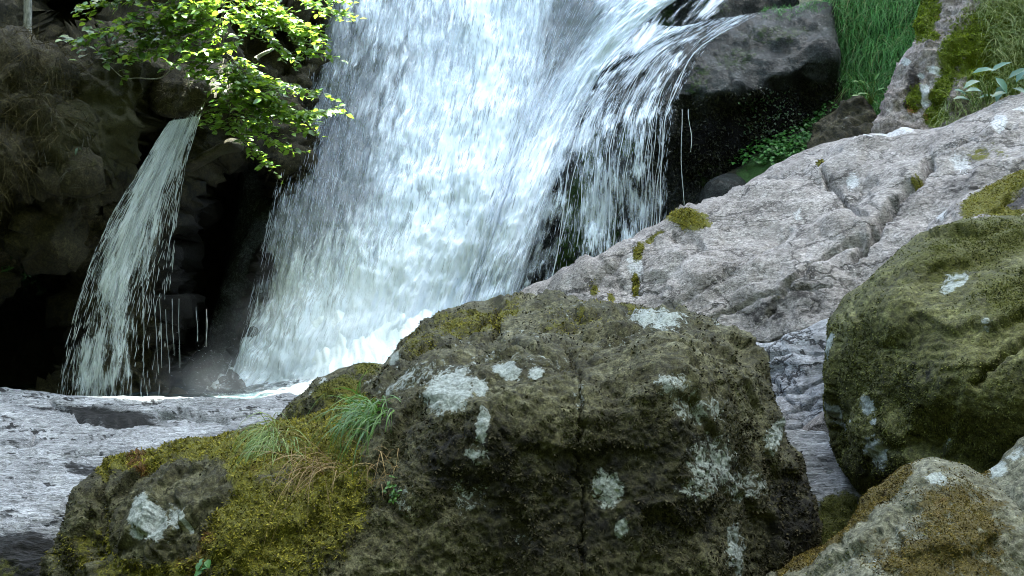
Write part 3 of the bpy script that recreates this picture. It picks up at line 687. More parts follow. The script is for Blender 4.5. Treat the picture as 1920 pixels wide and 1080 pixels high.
cb, S_cb = rock("corner_boulder", [(1838, 900), (1866, 874), (1900, 836), (1930, 815), (2080, 770), (2100, 1400), (1860, 1400), (1860, 1000)],
    [(1850, 900, 4.4), (1920, 830, 4.4), (1920, 950, 4.05), (2050, 900, 3.9), (1950, 1300, 3.8)], step=3.2, rnd=26, rdep=.25, back=.8, disp=((0.06, 2, 3, False), (0.03, 7, 4, False), (0.012, 22, 4, True)), mat=m_fboulder, rough=3,
    attrs=dict(lichen=[(1870, 884, 22, 14, -40, 1.2), (1905, 850, 24, 10, -45, .7)], moss=[(1900, 1000, 30, 60, 0, .6), (1856, 895, 14, 10, 0, .6)]))
tag(cb, "grey lichen-spotted boulder cut off by the right edge, beside the ochre-mossed one", "boulder")

# ------------------------------------------------------------------ right bank
bank, S_bank = rock("bank", [(1520, -160), (1790, -165), (1780, 100), (1760, 300), (1640, 340), (1500, 410), (1330, 440), (1270, 420), (1300, 380), (1365, 318), (1450, 262), (1520, 215), (1556, 150), (1545, 20)],
    [(1550, 0, 14.1), (1700, 0, 13.6), (1600, 200, 13.2), (1720, 200, 12.5), (1450, 300, 12.6), (1330, 400, 12.2), (1640, -150, 14.6), (1560, 360, 11.9), (1550, 120, 13.9)], step=4, rnd=20, rdep=.3, back=2.5,
    disp=((0.14, 1.5, 3, False), (0.05, 5, 4, False), (0.02, 18, 3, True)), mat=m_bank, rough=3, attrs=dict(moss=[(1460, 310, 110, 30, -30, 1.0), (1650, 100, 130, 160, 0, .5)]))
tag(bank, "steep green bank between the wet outcrop and the pinkish boulder", "bank", kind="structure")
sr1, S_sr1 = rock("blue_rock", [(1306, 384), (1318, 350), (1345, 332), (1372, 326), (1400, 344), (1396, 400), (1310, 410)], [(1310, 380, 12.0), (1350, 345, 11.8), (1390, 350, 11.9), (1350, 400, 11.5)], step=3, rnd=16, rdep=.25, back=.5,
    disp=((0.08, 3, 3, False), (0.03, 10, 3, True)), mat=m_wet, rough=2)
tag(sr1, "small wet blue-grey rock at the foot of the mossy bank", "rock")
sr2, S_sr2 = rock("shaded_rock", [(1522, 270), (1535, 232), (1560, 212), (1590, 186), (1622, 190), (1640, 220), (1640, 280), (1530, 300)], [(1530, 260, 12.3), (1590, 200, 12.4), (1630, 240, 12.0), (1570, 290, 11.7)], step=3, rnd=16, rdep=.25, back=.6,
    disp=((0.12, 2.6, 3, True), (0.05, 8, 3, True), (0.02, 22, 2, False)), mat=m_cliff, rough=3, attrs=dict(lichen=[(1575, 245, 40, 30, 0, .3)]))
tag(sr2, "grey broken rock below the hanging grass, above the pale slab", "rock")
pk, S_pk = rock("pink_boulder", [(1654, 262), (1656, 210), (1668, 170), (1688, 118), (1716, 76), (1724, 36), (1738, -20), (1760, -80), (2080, -120), (2080, 260), (1860, 290), (1740, 290)],
    [(1660, 245, 11.2), (1690, 130, 11.4), (1735, 10, 11.8), (1800, 0, 11.3), (1800, 240, 10.7), (1760, 130, 11.0), (1920, 100, 10.7), (1920, 220, 10.4), (1920, -80, 11.6), (2050, 100, 10.3)], step=3.2, rnd=24, rdep=.35, back=1.8,
    disp=((0.12, 1.6, 3, False), (0.07, 5, 4, True), (0.03, 14, 3, True)), mat=m_pink, rough=3, facet=(0.08, 2.2),
    attrs=dict(moss=[(1745, 30, 24, 60, 15, .95), (1795, 95, 24, 46, 35, .9), (1770, 165, 20, 56, 20, .85), (1755, 220, 24, 24, 10, .95), (1715, 190, 16, 34, 10, .7), (1755, 75, 14, 14, 0, .8), (1880, 100, 100, 110, 0, .9)],
               rust=[(1690, 225, 44, 28, 0, 1.2), (1770, 40, 14, 14, 0, .7), (1665, 200, 12, 40, 0, .7)], lichen=[(1737, 180, 9, 20, 10, 1.2), (1755, 135, 12, 8, 0, 1.), (1705, 122, 10, 6, 0, .9), (1730, 145, 8, 8, 0, .7), (1855, 18, 24, 18, 0, 1.1)], stain_shade=[(1715, 160, 14, 40, 10, .7), (1705, 200, 10, 14, 0, .8), (1752, 90, 20, 12, 0, .5)]))
tag(pk, "pinkish rock with bright moss strips in the top right corner", "boulder")

# ------------------------------------------------------------------ PART 2
# ------------------------------------------------------------------ water
def water_mat(name, fu=15.0, fv=1.7, lo=0.66, hi=0.92, amax=1.0, col=(0.78, 0.86, 0.96), contrast=1.0, bump=0.05, fdark=.72, amin=0.0, n3w=.30):
    t = NT(name)
    fl = t.attr('flow', True); de = t.attr('dens')
    warp = t.scale(fl, (2.2, 1.1, 1))
    wn_ = t.n.new("ShaderNodeTexNoise"); t.l.new(warp, wn_.inputs["Vector"]); wn_.inputs["Scale"].default_value = 1.0; wn_.inputs["Detail"].default_value = 3
    add = t.n.new("ShaderNodeVectorMath"); add.operation = 'MULTIPLY_ADD'
    t.l.new(wn_.outputs["Color"], add.inputs[0]); add.inputs[1].default_value = (0.16, 0.30, 0); t.l.new(fl, add.inputs[2])
    f2 = add.outputs[0]
    n1 = t.noise(t.scale(f2, (fu, fv, 1)), 1.0, 4, 0.62)
    n2 = t.noise(t.scale(f2, (fu * 2.7, fv * 2.4, 1)), 1.0, 3, 0.6)
    n3 = t.noise(t.scale(f2, (fu * 0.18, fv * 0.45, 1)), 1.0, 2, 0.5)
    n = t.math('ADD', t.math('ADD', t.math('MULTIPLY', n1, 0.50 * contrast), t.math('MULTIPLY', n2, 0.30 * contrast)), t.math('SUBTRACT', t.math('MULTIPLY', n3, n3w), (n3w - .30) * .5))
    a = t.ss(t.math('ADD', n, t.math('MULTIPLY', de, 0.62)), lo, hi, 0.0, amax)
    if amin: a = t.math('MAXIMUM', a, t.math('MULTIPLY', t.ss(de, 0.05, 0.35), amin))
    foam = t.mix(t.ss(t.math('ADD', n, t.math('MULTIPLY', t.math('SUBTRACT', de, 0.55), 0.5)), 0.35, 0.70), tuple(c * fdark for c in col), col)
    nb = t.bump(n, bump, 1.0)
    d = t.n.new("ShaderNodeBsdfDiffuse"); t.put(d.inputs[0], foam); t.l.new(nb, d.inputs["Normal"])
    tr = t.n.new("ShaderNodeBsdfTranslucent"); t.put(tr.inputs[0], foam)
    gl = t.n.new("ShaderNodeBsdfGlossy"); gl.inputs["Roughness"].default_value = 0.25; t.l.new(nb, gl.inputs["Normal"])
    m1 = t.n.new("ShaderNodeMixShader"); m1.inputs[0].default_value = 0.08; t.l.new(d.outputs[0], m1.inputs[1]); t.l.new(tr.outputs[0], m1.inputs[2])
    m1b = t.n.new("ShaderNodeMixShader"); m1b.inputs[0].default_value = 0.06; t.l.new(m1.outputs[0], m1b.inputs[1]); t.l.new(gl.outputs[0], m1b.inputs[2])
    tp = t.n.new("ShaderNodeBsdfTransparent")
    m2 = t.n.new("ShaderNodeMixShader"); t.put(m2.inputs[0], a); t.l.new(tp.outputs[0], m2.inputs[1]); t.l.new(m1b.outputs[0], m2.inputs[2])
    t.l.new(m2.outputs[0], t.out.inputs["Surface"])
    return t.m
def strand_mat(name, col=(0.82, 0.86, 0.90), alpha=0.75):
    t = NT(name)
    c = t.mix(t.attr('rnd'), tuple(x * 0.75 for x in col), col)
    d = t.n.new("ShaderNodeBsdfDiffuse"); t.put(d.inputs[0], c)
    tr = t.n.new("ShaderNodeBsdfTranslucent"); t.put(tr.inputs[0], c)
    m1 = t.n.new("ShaderNodeMixShader"); m1.inputs[0].default_value = 0.4; t.l.new(d.outputs[0], m1.inputs[1]); t.l.new(tr.outputs[0], m1.inputs[2])
    tp = t.n.new("ShaderNodeBsdfTransparent")
    m2 = t.n.new("ShaderNodeMixShader"); m2.inputs[0].default_value = alpha
    t.l.new(tp.outputs[0], m2.inputs[1]); t.l.new(m1.outputs[0], m2.inputs[2])
    t.l.new(m2.outputs[0], t.out.inputs["Surface"])
    return t.m

class Flow:
    """a fan of falling lines: columns of (px, py) from the top down, spread by s in 0..1, followed by t in 0..1"""
    def __init__(s, cols, depth, off):
        m = 40
        s.C = []
        for c in cols:
            p = catmull(c, 12, False)
            L = np.concatenate([[0], np.cumsum(np.linalg.norm(np.diff(p, axis=0), axis=1))]); L /= L[-1]
            tt = np.linspace(0, 1, m)
            s.C.append(np.stack([np.interp(tt, L, p[:, 0]), np.interp(tt, L, p[:, 1])], 1))
        s.C = np.array(s.C)             # columns x m x 2
        s.depth = depth; s.off = off
    def px(s, u, t):
        nc, m, _ = s.C.shape
        x = np.clip(u, 0, 1) * (nc - 1); i = np.clip(x.astype(int), 0, nc - 2); f = x - i
        # smooth across columns
        i0 = np.clip(i - 1, 0, nc - 1); i3 = np.clip(i + 2, 0, nc - 1)
        y = np.clip(t, 0, 1) * (m - 1); j = np.clip(y.astype(int), 0, m - 2); g = (y - j)[..., None]
        def at(k): return s.C[k, j] * (1 - g) + s.C[k, j + 1] * g
        a, b, c, d = at(i0), at(i), at(i + 1), at(i3); f = f[..., None]
        return 0.5 * ((2 * b) + (-a + c) * f + (2 * a - 5 * b + 4 * c - d) * f ** 2 + (-a + 3 * b - 3 * c + d) * f ** 3)
    def pos(s, u, t, extra=0.0):
        q = s.px(u, t)
        return P(q[..., 0], q[..., 1], s.depth(q[..., 0], q[..., 1]) - s.off(u, t) - extra), q

def sheet(name, F, nu, nt, dens, mat, extra=0.0, disp=0.06, wid=None, seed=0.0, parent=None, len_m=None, urange=(0, 1), trange=(0, 1), lumps=0.0):
    u, t = np.meshgrid(np.linspace(urange[0], urange[1], nu), np.linspace(trange[0], trange[1], nt))
    u, t = u.ravel(), t.ravel()
    v, q = F.pos(u, t, extra)
    fl = np.stack([u * wid + seed * 3.1, t * len_m + seed * 5.7, 0 * u], 1)
    i = np.arange(nu * nt).reshape(nt, nu)
    Q = np.stack([i[:-1, :-1].ravel(), i[1:, :-1].ravel(), i[1:, 1:].ravel(), i[:-1, 1:].ravel()], 1)
    n = vnormals(v, Q)
    if n[:, 1].mean() > 0: n = -n; Q = Q[:, ::-1]
    v = v + n * (disp * fbm(fl * np.array([5, 1.0, 1]) + seed, 4) + disp * 0.45 * fbm(fl * np.array([16, 3.0, 1]) + seed, 3))[:, None]
    if lumps: v = v + n * (lumps * fbm(fl * np.array([1.3, 1.3, 1]) + 9 + seed, 4))[:, None]
    return mesh(name, v, [Q], mat, dict(flow=fl, dens=dens(q[:, 0], q[:, 1], u, t)), parent)

def streaks(name, F, n, prob, mat, lmin, lmax, wmin, wmax, omin, omax, parent=None, urange=(0, 1), trange=(0, 1), spread=0.0, lenscale=None):
    """thin falling runs and drops of water, each a small solid spindle lying along the flow"""
    u = rng.uniform(*urange, n * 4); t = rng.uniform(*trange, n * 4)
    q = F.px(u, t)
    keep = rng.random(n * 4) < prob(q[:, 0], q[:, 1], u, t)
    u, t = u[keep][:n], t[keep][:n]; n = len(u)
    ex = rng.uniform(0, 1, n) ** 1.6 * (omax - omin) + omin
    a, _ = F.pos(u, t, ex); b, _ = F.pos(u, np.clip(t + 0.01, 0, 1), ex)
    b2, _ = F.pos(u, np.clip(t - 0.01, 0, 1), ex)
    d = unit(b - b2) + rng.normal(size=(n, 3)) * 0.05 + np.stack([rng.normal(size=n) * spread, 0 * u, 0 * u], 1)
    d = unit(d)
    L = rng.uniform(0, 1, n) ** 1.8 * (lmax - lmin) + lmin
    W = rng.uniform(0, 1, n) ** 1.8 * (wmax - wmin) + wmin
    e1 = unit(np.cross(d, rng.normal(size=(n, 3)))); e2 = np.cross(d, e1)
    V = np.zeros((n, 8, 3))
    V[:, 0] = a - d * (L * .5)[:, None]; V[:, 7] = a + d * (L * .5)[:, None]
    for k in range(3):
        an = k * 2.0944
        r = (e1 * math.cos(an) + e2 * math.sin(an)) * (W * .5)[:, None]
        V[:, 1 + k] = a - d * (L * .12)[:, None] + r * 0.8
        V[:, 4 + k] = a + d * (L * .22)[:, None] + r
    b_ = (np.arange(n) * 8)[:, None]
    T, Q = [], []
    for k in range(3):
        k2 = (k + 1) % 3
        T.append(np.concatenate([b_, b_ + 1 + k2, b_ + 1 + k], 1)); T.append(np.concatenate([b_ + 7, b_ + 4 + k, b_ + 4 + k2], 1))
        Q.append(np.concatenate([b_ + 1 + k, b_ + 1 + k2, b_ + 4 + k2, b_ + 4 + k], 1))
    return mesh(name, V.reshape(-1, 3), [np.concatenate(T), np.concatenate(Q)], mat, dict(rnd=np.repeat(rng.random(n), 8)), parent)

# the big fall
bd = TPS(bed_depth)
cols = [[(600, -90), (578, 60), (550, 200), (518, 340), (486, 480), (462, 590), (425, 690), (385, 765)],
        [(720, -90), (690, 80), (656, 220), (622, 360), (588, 500), (552, 620), (512, 710), (470, 790)],
        [(840, -90), (814, 80), (780, 220), (742, 360), (704, 500), (666, 620), (620, 720), (580, 800)],
        [(950, -90), (926, 60), (890, 200), (850, 340), (808, 480), (768, 600), (726, 710), (690, 800)],
        [(1040, -90), (1012, 50), (978, 180), (934, 320), (892, 460), (850, 590), (808, 700), (770, 800)],
        [(1220, -90), (1120, 30), (1052, 140), (1000, 260), (954, 390), (910, 520), (870, 640), (820, 800)],
        [(1420, -90), (1250, 12), (1150, 105), (1090, 210), (1042, 340), (1002, 460), (966, 570), (926, 680), (890, 800)]]
F = Flow(cols, bd, lambda u, t: 0.22 + 0.10 * np.sin(np.pi * np.clip(u, 0, 1)) + 0.20 * np.clip(t - 0.72, 0, 1) / 0.28)
DENS = TPS([(600, -50, .50), (600, 60, .42), (560, 200, .36), (530, 330, .36), (500, 450, .34), (475, 600, .52), (440, 690, .8), (400, 750, .95),
            (690, 0, .60), (680, 150, .42), (660, 270, .34), (630, 380, .38), (600, 450, .46), (610, 520, .72), (560, 620, .92), (700, 480, .74), (650, 600, 1.05), (600, 700, 1.1), (520, 700, .9),
            (760, 60, .62), (770, 200, .66), (730, 330, .68), (720, 420, .68), (830, 0, .58), (850, 120, .66), (830, 250, .84), (800, 400, .95), (760, 520, 1.08), (720, 620, 1.15),
            (930, 0, .88), (930, 120, .95), (910, 260, .92), (870, 400, .90), (830, 540, 1.05), (1000, 20, .80), (990, 130, .80), (980, 240, .84), (950, 340, .92),
            (1040, 40, .34), (1055, 120, .30), (1030, 180, .42), (1090, 40, .20), (1100, 110, .62), (1200, 40, .95), (1140, 100, 1.1), (1090, 180, 1.05), (1050, 270, 1.0), (1010, 360, .95), (970, 450, .88), (940, 530, .85), (900, 600, 1.1),
            (1060, 330, .66), (1015, 450, .58), (985, 520, .55), (960, 570, .62)], 0.02)
def dens_main(k, b=0.0):
    return lambda x, y, u, t: np.clip((.66 + (DENS(x, y) - .66) * 1.2) * k + b, -0.3, 1.4) * sstep(-0.01, 0.05, u) * (1 - 0.45 * sstep(0.96, 1.0, u)) - 0.3 * (1 - sstep(0, 0.04, u))
mw1 = water_mat("falling_water_inner", 13, 1.5, lo=.70, hi=1.02, amin=.34, fdark=.74)
mw2 = water_mat("falling_water_middle", 17, 2.1, contrast=1.15, lo=.76, hi=1.02)
mw3 = water_mat("falling_water_outer", 24, 2.8, contrast=1.25, lo=.82, hi=1.06)
fall = sheet("waterfall", F, 260, 300, dens_main(1.0, -.02), mw1, 0.0, 0.10, 4.2, 0.0, None, 6.6, lumps=0.10)
tag(fall, "big white waterfall pouring down the middle of the dark rock face", "waterfall", kind="structure")
sheet("water_veil", F, 260, 300, dens_main(0.92, -.10), mw2, 0.16, 0.12, 4.2, 1.0, fall, 6.6, lumps=0.14)
sheet("water_veil", F, 260, 300, dens_main(0.9, -.20), mw3, 0.32, 0.14, 4.2, 2.0, fall, 6.6, lumps=0.18)
ms = strand_mat("falling_drops", (.76, .84, .94), .55)
streaks("water_drops", F, 5200, lambda x, y, u, t: np.clip(.95 - 1.0 * DENS(x, y), 0.03, .8), ms, 0.06, 0.30, 0.003, 0.009, 0.0, 0.5, fall, urange=(-0.0, 1), spread=.03)

# its foam where it strikes the pool
lm = water_mat("foam", 3.2, 3.2, lo=0.55, hi=0.95, bump=0.06, fdark=.94, col=(.87, .935, .99))
cols_f = [[(372, 725), (378, 745), (395, 790)], [(460, 670), (472, 725), (495, 800)], [(590, 560), (600, 640), (600, 800)], [(700, 520), (700, 620), (700, 800)], [(830, 560), (820, 660), (810, 800)], [(930, 570), (900, 660), (880, 800)]]
Ff = Flow(cols_f, bd, lambda u, t: 0.36 + 1.15 * t)
sheet("foam", Ff, 160, 110, lambda x, y, u, t: 1.05 * sstep(0, .35, t) * sstep(0, .12, u) * (1 - .6 * sstep(.85, 1, u)) + .02, lm, 0.0, 0.08, 3.5, 4.0, fall, 1.6, lumps=0.30)

# thin trickles over the wet outcrop
wd = S_wet['tp']
cols_w = [[(1200, 40), (1112, 140), (1058, 235), (1020, 330), (990, 430), (958, 520), (930, 600)],
          [(1270, 50), (1180, 115), (1110, 215), (1085, 320), (1075, 420), (1062, 500), (1050, 600)],
          [(1330, 38), (1230, 100), (1165, 200), (1140, 300), (1135, 400), (1128, 500), (1122, 600)],
          [(1380, 30), (1280, 92), (1215, 190), (1196, 300), (1192, 400), (1188, 480), (1184, 600)],
          [(1430, 22), (1330, 86), (1272, 190), (1255, 300), (1250, 400), (1246, 460), (1242, 600)]]
def wet_off(u, t):
    return 0.11 + 0.05 * sstep(0.35, 0.6, t)
Fw = Flow(cols_w, wd, wet_off)
mt1 = water_mat("trickling_water", 11, 2.6, contrast=1.3, lo=.86, hi=1.26, n3w=1.0, amax=.9, bump=0.03)
mt2 = water_mat("trickling_water_fine", 22, 4.0, contrast=1.5, lo=1.00, hi=1.32, n3w=1.0, bump=0.02)
DW = TPS([(1200, 60, .5), (1150, 140, .55), (1100, 230, .5), (1050, 340, .42), (1010, 460, .55), (970, 560, .62), (1090, 300, .25), (1080, 400, .20), (1060, 500, .22), (1150, 200, .52), (1130, 300, .6), (1125, 400, .56), (1120, 480, .58), (1180, 280, .22), (1175, 400, .3), (1215, 200, .40), (1210, 300, .5), (1200, 400, .55), (1250, 200, .32), (1250, 320, .38), (1245, 400, .30), (1300, 90, .42), (1330, 130, .22), (1380, 60, .36), (1270, 120, .45), (1420, 40, .3)], .02)
trick = sheet("trickling_water", Fw, 200, 260, lambda x, y, u, t: DW(x, y) * sstep(0, .03, u) * (1 - sstep(.93, 1, u) * .8), mt1, 0.0, 0.03, 2.0, 6.0, None, 4.4)
tag(trick, "thin white trickles of water running over the dark wet outcrop", "waterfall", kind="structure")
sheet("water_veil", Fw, 200, 260, lambda x, y, u, t: DW(x, y) * .95 * sstep(0, .03, u) * (1 - sstep(.93, 1, u) * .8), mt2, 0.06, 0.03, 2.0, 8.0, trick, 4.4)
cols_u = [[(1225, -60), (1160, 60), (1110, 150)], [(1290, -60), (1215, 50), (1165, 120)], [(1350, -60), (1275, 30), (1215, 95)], [(1420, -60), (1345, 10), (1290, 70)], [(1480, -50), (1410, 0), (1350, 45)]]
Fu = Flow(cols_u, bd, lambda u, t: .22 + .75 * t)
sheet("water_veil", Fu, 120, 110, lambda x, y, u, t: .44 + .12 * pnoise(np.stack([u * 7, t * 2, 0 * u + 3], 1)) - .25 * (1 - sstep(0, .1, u)) - .3 * sstep(.8, 1, u) - .4 * (sstep(.92, 1, t)), mt1, 0, .03, 1.8, 21, trick, 1.6)
# single threads of water
paths, rad = [], []
for k in range(18):
    u0 = np.clip(rng.choice([.05, .16, .30, .42, .52, .62, .80, .88]) + rng.normal() * .035, 0, 1); ta = rng.uniform(0.0, 0.45); tb = rng.uniform(0.75, 1.0)
    if u0 > .93: ta = rng.uniform(.35, .45)
    tt = np.linspace(ta, tb, 26)
    uu = u0 + 0.05 * pnoise(np.stack([tt * 7, 0 * tt + k, 0 * tt], 1)) * (1.1 - tt) + 0.03 * pnoise(np.stack([tt * 2, 0 * tt + k * 1.7, 0 * tt + 4], 1))
    p, _ = Fw.pos(uu, tt, 0.02 + 0.04 * rng.random())
    paths.append(p); rad.append(np.abs(0.0012 + 0.004 * rng.random() ** 2 + 0.005 * pnoise(np.stack([tt * 14, 0 * tt + k * 3, 0 * tt], 1))) + .0015)
for px_ in (1277, 1292):
    tt = np.linspace(0, 1, 20)
    p = P(px_ + 2 * np.sin(tt * 6 + px_) + 4 * tt, 205 + (180 if px_ < 1290 else 80) * tt, np.full(20, 12.25)); paths.append(p); rad.append(np.abs(.0035 + .005 * pnoise(np.stack([tt * 9, 0 * tt + px_, 0 * tt], 1))) + .001)
V_, Q_ = tube(paths, rad, 5)
mesh("water_threads", V_, [Q_], strand_mat("water_threads", alpha=.85), dict(rnd=np.repeat(rng.random(len(V_) // 5), 5)), trick)
streaks("water_drops", Fw, 2500, lambda x, y, u, t: np.clip(DW(x, y) * 1.2, .02, .9), ms, 0.03, 0.20, 0.003, 0.010, 0.0, 0.15, trick)

# the side fall from the cliff
sd_depth = TPS([(370, 220, 10.95), (300, 330, 10.7), (240, 420, 10.55), (200, 560, 10.45), (150, 740, 10.4), (330, 400, 10.7), (320, 600, 10.5), (310, 740, 10.45)])
cols_s = [[(318, 228), (290, 270), (245, 345), (200, 420), (160, 520), (125, 640), (100, 760)],
          [(340, 224), (312, 280), (275, 360), (240, 440), (205, 540), (180, 650), (165, 760)],
          [(358, 220), (334, 280), (305, 370), (280, 460), (255, 560), (238, 660), (228, 760)],
          [(376, 217), (356, 285), (338, 370), (328, 460), (318, 560), (310, 660), (305, 760)]]
Fs = Flow(cols_s, sd_depth, lambda u, t: 0 * u)
DS = TPS([(345, 235, .95), (320, 300, .75), (350, 290, .45), (285, 350, .62), (320, 380, .42), (245, 400, .68), (280, 430, .66), (320, 460, .22), (200, 440, .60), (220, 520, .64), (270, 540, .40), (315, 560, -.05), (150, 560, .38), (180, 620, .50), (230, 640, .36), (290, 640, 0), (110, 700, .30), (160, 730, .46), (220, 730, .32), (300, 730, -.1), (320, 650, -.15)], .02)
msd1 = water_mat("side_fall_water", 22, 2.6, contrast=1.45, lo=0.94, hi=1.24, col=(0.66, 0.73, 0.74), amax=.88, n3w=1.1)
msd2 = water_mat("side_fall_water_outer", 30, 3.6, contrast=1.6, lo=1.02, hi=1.30, col=(0.66, 0.73, 0.74), amax=.88, n3w=1.1)
side = sheet("side_waterfall", Fs, 130, 260, lambda x, y, u, t: DS(x, y) + .10 - .6 * (1 - sstep(0, .40 - .2 * (1 - t), u + .10 * pnoise(np.stack([t * 9, u * 0, u * 0 + 2], 1)) * t)) - .55 * sstep(.55, 1, u), msd1, 0.0, 0.05, 1.3, 11.0, None, 3.6)
tag(side, "small side waterfall spilling from under the overhanging rock at the left", "waterfall", kind="structure")
sheet("water_veil", Fs, 130, 260, lambda x, y, u, t: DS(x, y) * .95 + .10 - .6 * (1 - sstep(0, .40 - .2 * (1 - t), u + .10 * pnoise(np.stack([t * 9, u * 0, u * 0 + 5], 1)) * t)) - .55 * sstep(.55, 1, u), msd2, 0.10, 0.06, 1.3, 13.0, side, 3.6)
ms2 = strand_mat("side_fall_drops", (0.62, 0.68, 0.66), .7)
streaks("water_drops", Fs, 1800, lambda x, y, u, t: np.clip(.1 + DS(x, y) * .8, .02, .9), ms2, 0.05, 0.26, 0.003, 0.010, -0.1, 0.3, side, spread=.03)
paths, rad = [], []
for px0, y0, y1, dx in ((268, 520, 690, 2), (288, 560, 700, 10), (300, 560, 690, 4), (322, 560, 665, 4), (335, 560, 690, 2), (368, 575, 640, 3), (388, 580, 650, -1), (310, 580, 700, 8)):
    tt = np.linspace(0, 1, 22)
    paths.append(P(px0 + dx * tt + .7 * np.sin(tt * 7 + px0), y0 + (y1 - y0) * tt, np.full(22, 11.2))); rad.append(np.abs(.002 + .004 * pnoise(np.stack([tt * 8, 0 * tt + px0, 0 * tt], 1))) + .001)
V_, Q_ = tube(paths, rad, 5)
mesh("water_threads", V_, [Q_], ms2, dict(rnd=np.zeros(len(V_))), side)

# a little run of water over the overhanging rock
cols_r = [[(392, 168), (378, 195), (366, 216)], [(405, 172), (394, 200), (376, 218)]]
Fr = Flow(cols_r, TPS([(392, 168, 11.15), (366, 216, 10.9), (405, 172, 11.15), (376, 218, 10.9)]), lambda u, t: 0 * u + .02)
sheet("water_veil", Fr, 16, 40, lambda x, y, u, t: .42 + 0 * u, msd1, 0, .02, .12, 3, side, .5)

# pool
tpw = NT("pool_water")
cw = tpw.coord()
hn = tpw.math('ADD', tpw.noise(cw, 3.0, 5, .6, .5), tpw.math('MULTIPLY', tpw.noise(tpw.scale(cw, (9, 16, 9)), 1.0, 4, .6), .5))
fo = tpw.ss(tpw.math('ADD', tpw.attr('foam'), tpw.math('MULTIPLY', tpw.math('SUBTRACT', tpw.noise(cw, 7, 6, .7), .5), 1.6)), .45, .8)
m_pool = tpw.done(tpw.mix(fo, (0.02, 0.035, 0.04), (0.78, 0.83, 0.88)), 0.12, tpw.bump(hn, .12), .5)
gx, gy = np.meshgrid(np.linspace(-7.5, 1.6, 260), np.linspace(9.0, 13.2, 150))
gx, gy = gx.ravel(), gy.ravel()
gz = 0.40 + 0.05 * fbm(np.stack([gx * 2, gy * 2.6, 0 * gx], 1), 4) + 0.25 * np.exp(-((gx + 1.6) ** 2 + (gy - 11.6) ** 2) / 1.2) * (1 + fbm(np.stack([gx * 3, gy * 3, 0 * gx], 1), 3))
gi = np.arange(260 * 150).reshape(150, 260)
gq = np.stack([gi[:-1, :-1].ravel(), gi[:-1, 1:].ravel(), gi[1:, 1:].ravel(), gi[1:, :-1].ravel()], 1)
tag(mesh("pool_water", np.stack([gx, gy, gz], 1), [gq], m_pool, dict(foam=np.clip(1.15 - np.hypot((gx + 1.5) / 1.9, (gy - 11.4) / 1.6), 0, 1)), origin=False), "foaming pool at the foot of the big waterfall", "water", kind="structure")

# splashes thrown out at the foot
n = 900
cx = np.where(rng.random(n) < .6, rng.normal(440, 45, n), rng.normal(560, 90, n)); cy = 742 - np.abs(rng.normal(0, 42, n))
b = P(cx, cy, rng.uniform(10.3, 11.4, n))
n_keep = n
d = unit(np.stack([-(rng.random(n) * 1.2 + .2) * np.where(cx < 500, 1, -.2), rng.normal(size=n) * .3, rng.random(n) * .9 - .15], 1))
L = rng.uniform(.005, .03, n); Wd = rng.uniform(.0015, .0035, n)
V_, Q_, id_, t_ = ribbons(b, d, L, Wd, .12, 2, .8)
spl = mesh("splash_drops", V_, [Q_], ms, dict(rnd=rng.random(n)[id_]))
tag(spl, "spray of splashing drops at the left foot of the big waterfall", "spray", kind="stuff")

# soft mist hanging over the foot
def mist(name, c, r, dens, label):
    t = NT(name); t.n.remove(t.bsdf)
    vol = t.n.new("ShaderNodeVolumePrincipled"); 
    mp = t.n.new("ShaderNodeMapping"); mp.inputs["Scale"].default_value = tuple(1.0 / k for k in r); mp.inputs["Location"].default_value = (0, 0, -1.12)
    t.l.new(t.coord(), mp.inputs[0])
    ln = t.n.new("ShaderNodeVectorMath"); ln.operation = 'LENGTH'; t.l.new(mp.outputs[0], ln.inputs[0])
    nz = t.noise(t.coord(), 2.2, 3, .6)
    de = t.math('SUBTRACT', t.math('ADD', 0.75, t.math('MULTIPLY', nz, 0.5)), ln.outputs["Value"], clamp=True)
    t.put(vol.inputs["Density"], t.math('MULTIPLY', t.math('POWER', de, 1.6), dens))
    vol.inputs["Color"].default_value = (0.93, 0.96, 1, 1); vol.inputs["Anisotropy"].default_value = 0.2
    t.l.new(vol.outputs[0], t.out.inputs["Volume"])
    a, bb = np.meshgrid(np.linspace(0, math.pi, 25), np.linspace(0, 2 * math.pi, 40, endpoint=False))
    a, bb = a.ravel(), bb.ravel()
    s_ = np.stack([np.sin(a) * np.cos(bb), np.sin(a) * np.sin(bb), np.cos(a)], 1)
    v = s_ * np.array(r) * 1.12 + np.array(c)
    ii = np.arange(25 * 40).reshape(40, 25); jj = np.roll(ii, -1, 0)
    q = np.stack([ii[:, :-1].ravel(), ii[:, 1:].ravel(), jj[:, 1:].ravel(), jj[:, :-1].ravel()], 1)
    o = mesh(name, v, [q], t.m)
    tag(o, label, "mist", kind="stuff")
mist("mist", P(660, 650, 11.7), (1.9, .6, 1.2), .7, "pale mist over the foot of the big waterfall")
mist("spray_mist", P(430, 730, 11.5), (1.3, .6, .55), .6, "thin blue spray drifting in front of the black hollow")
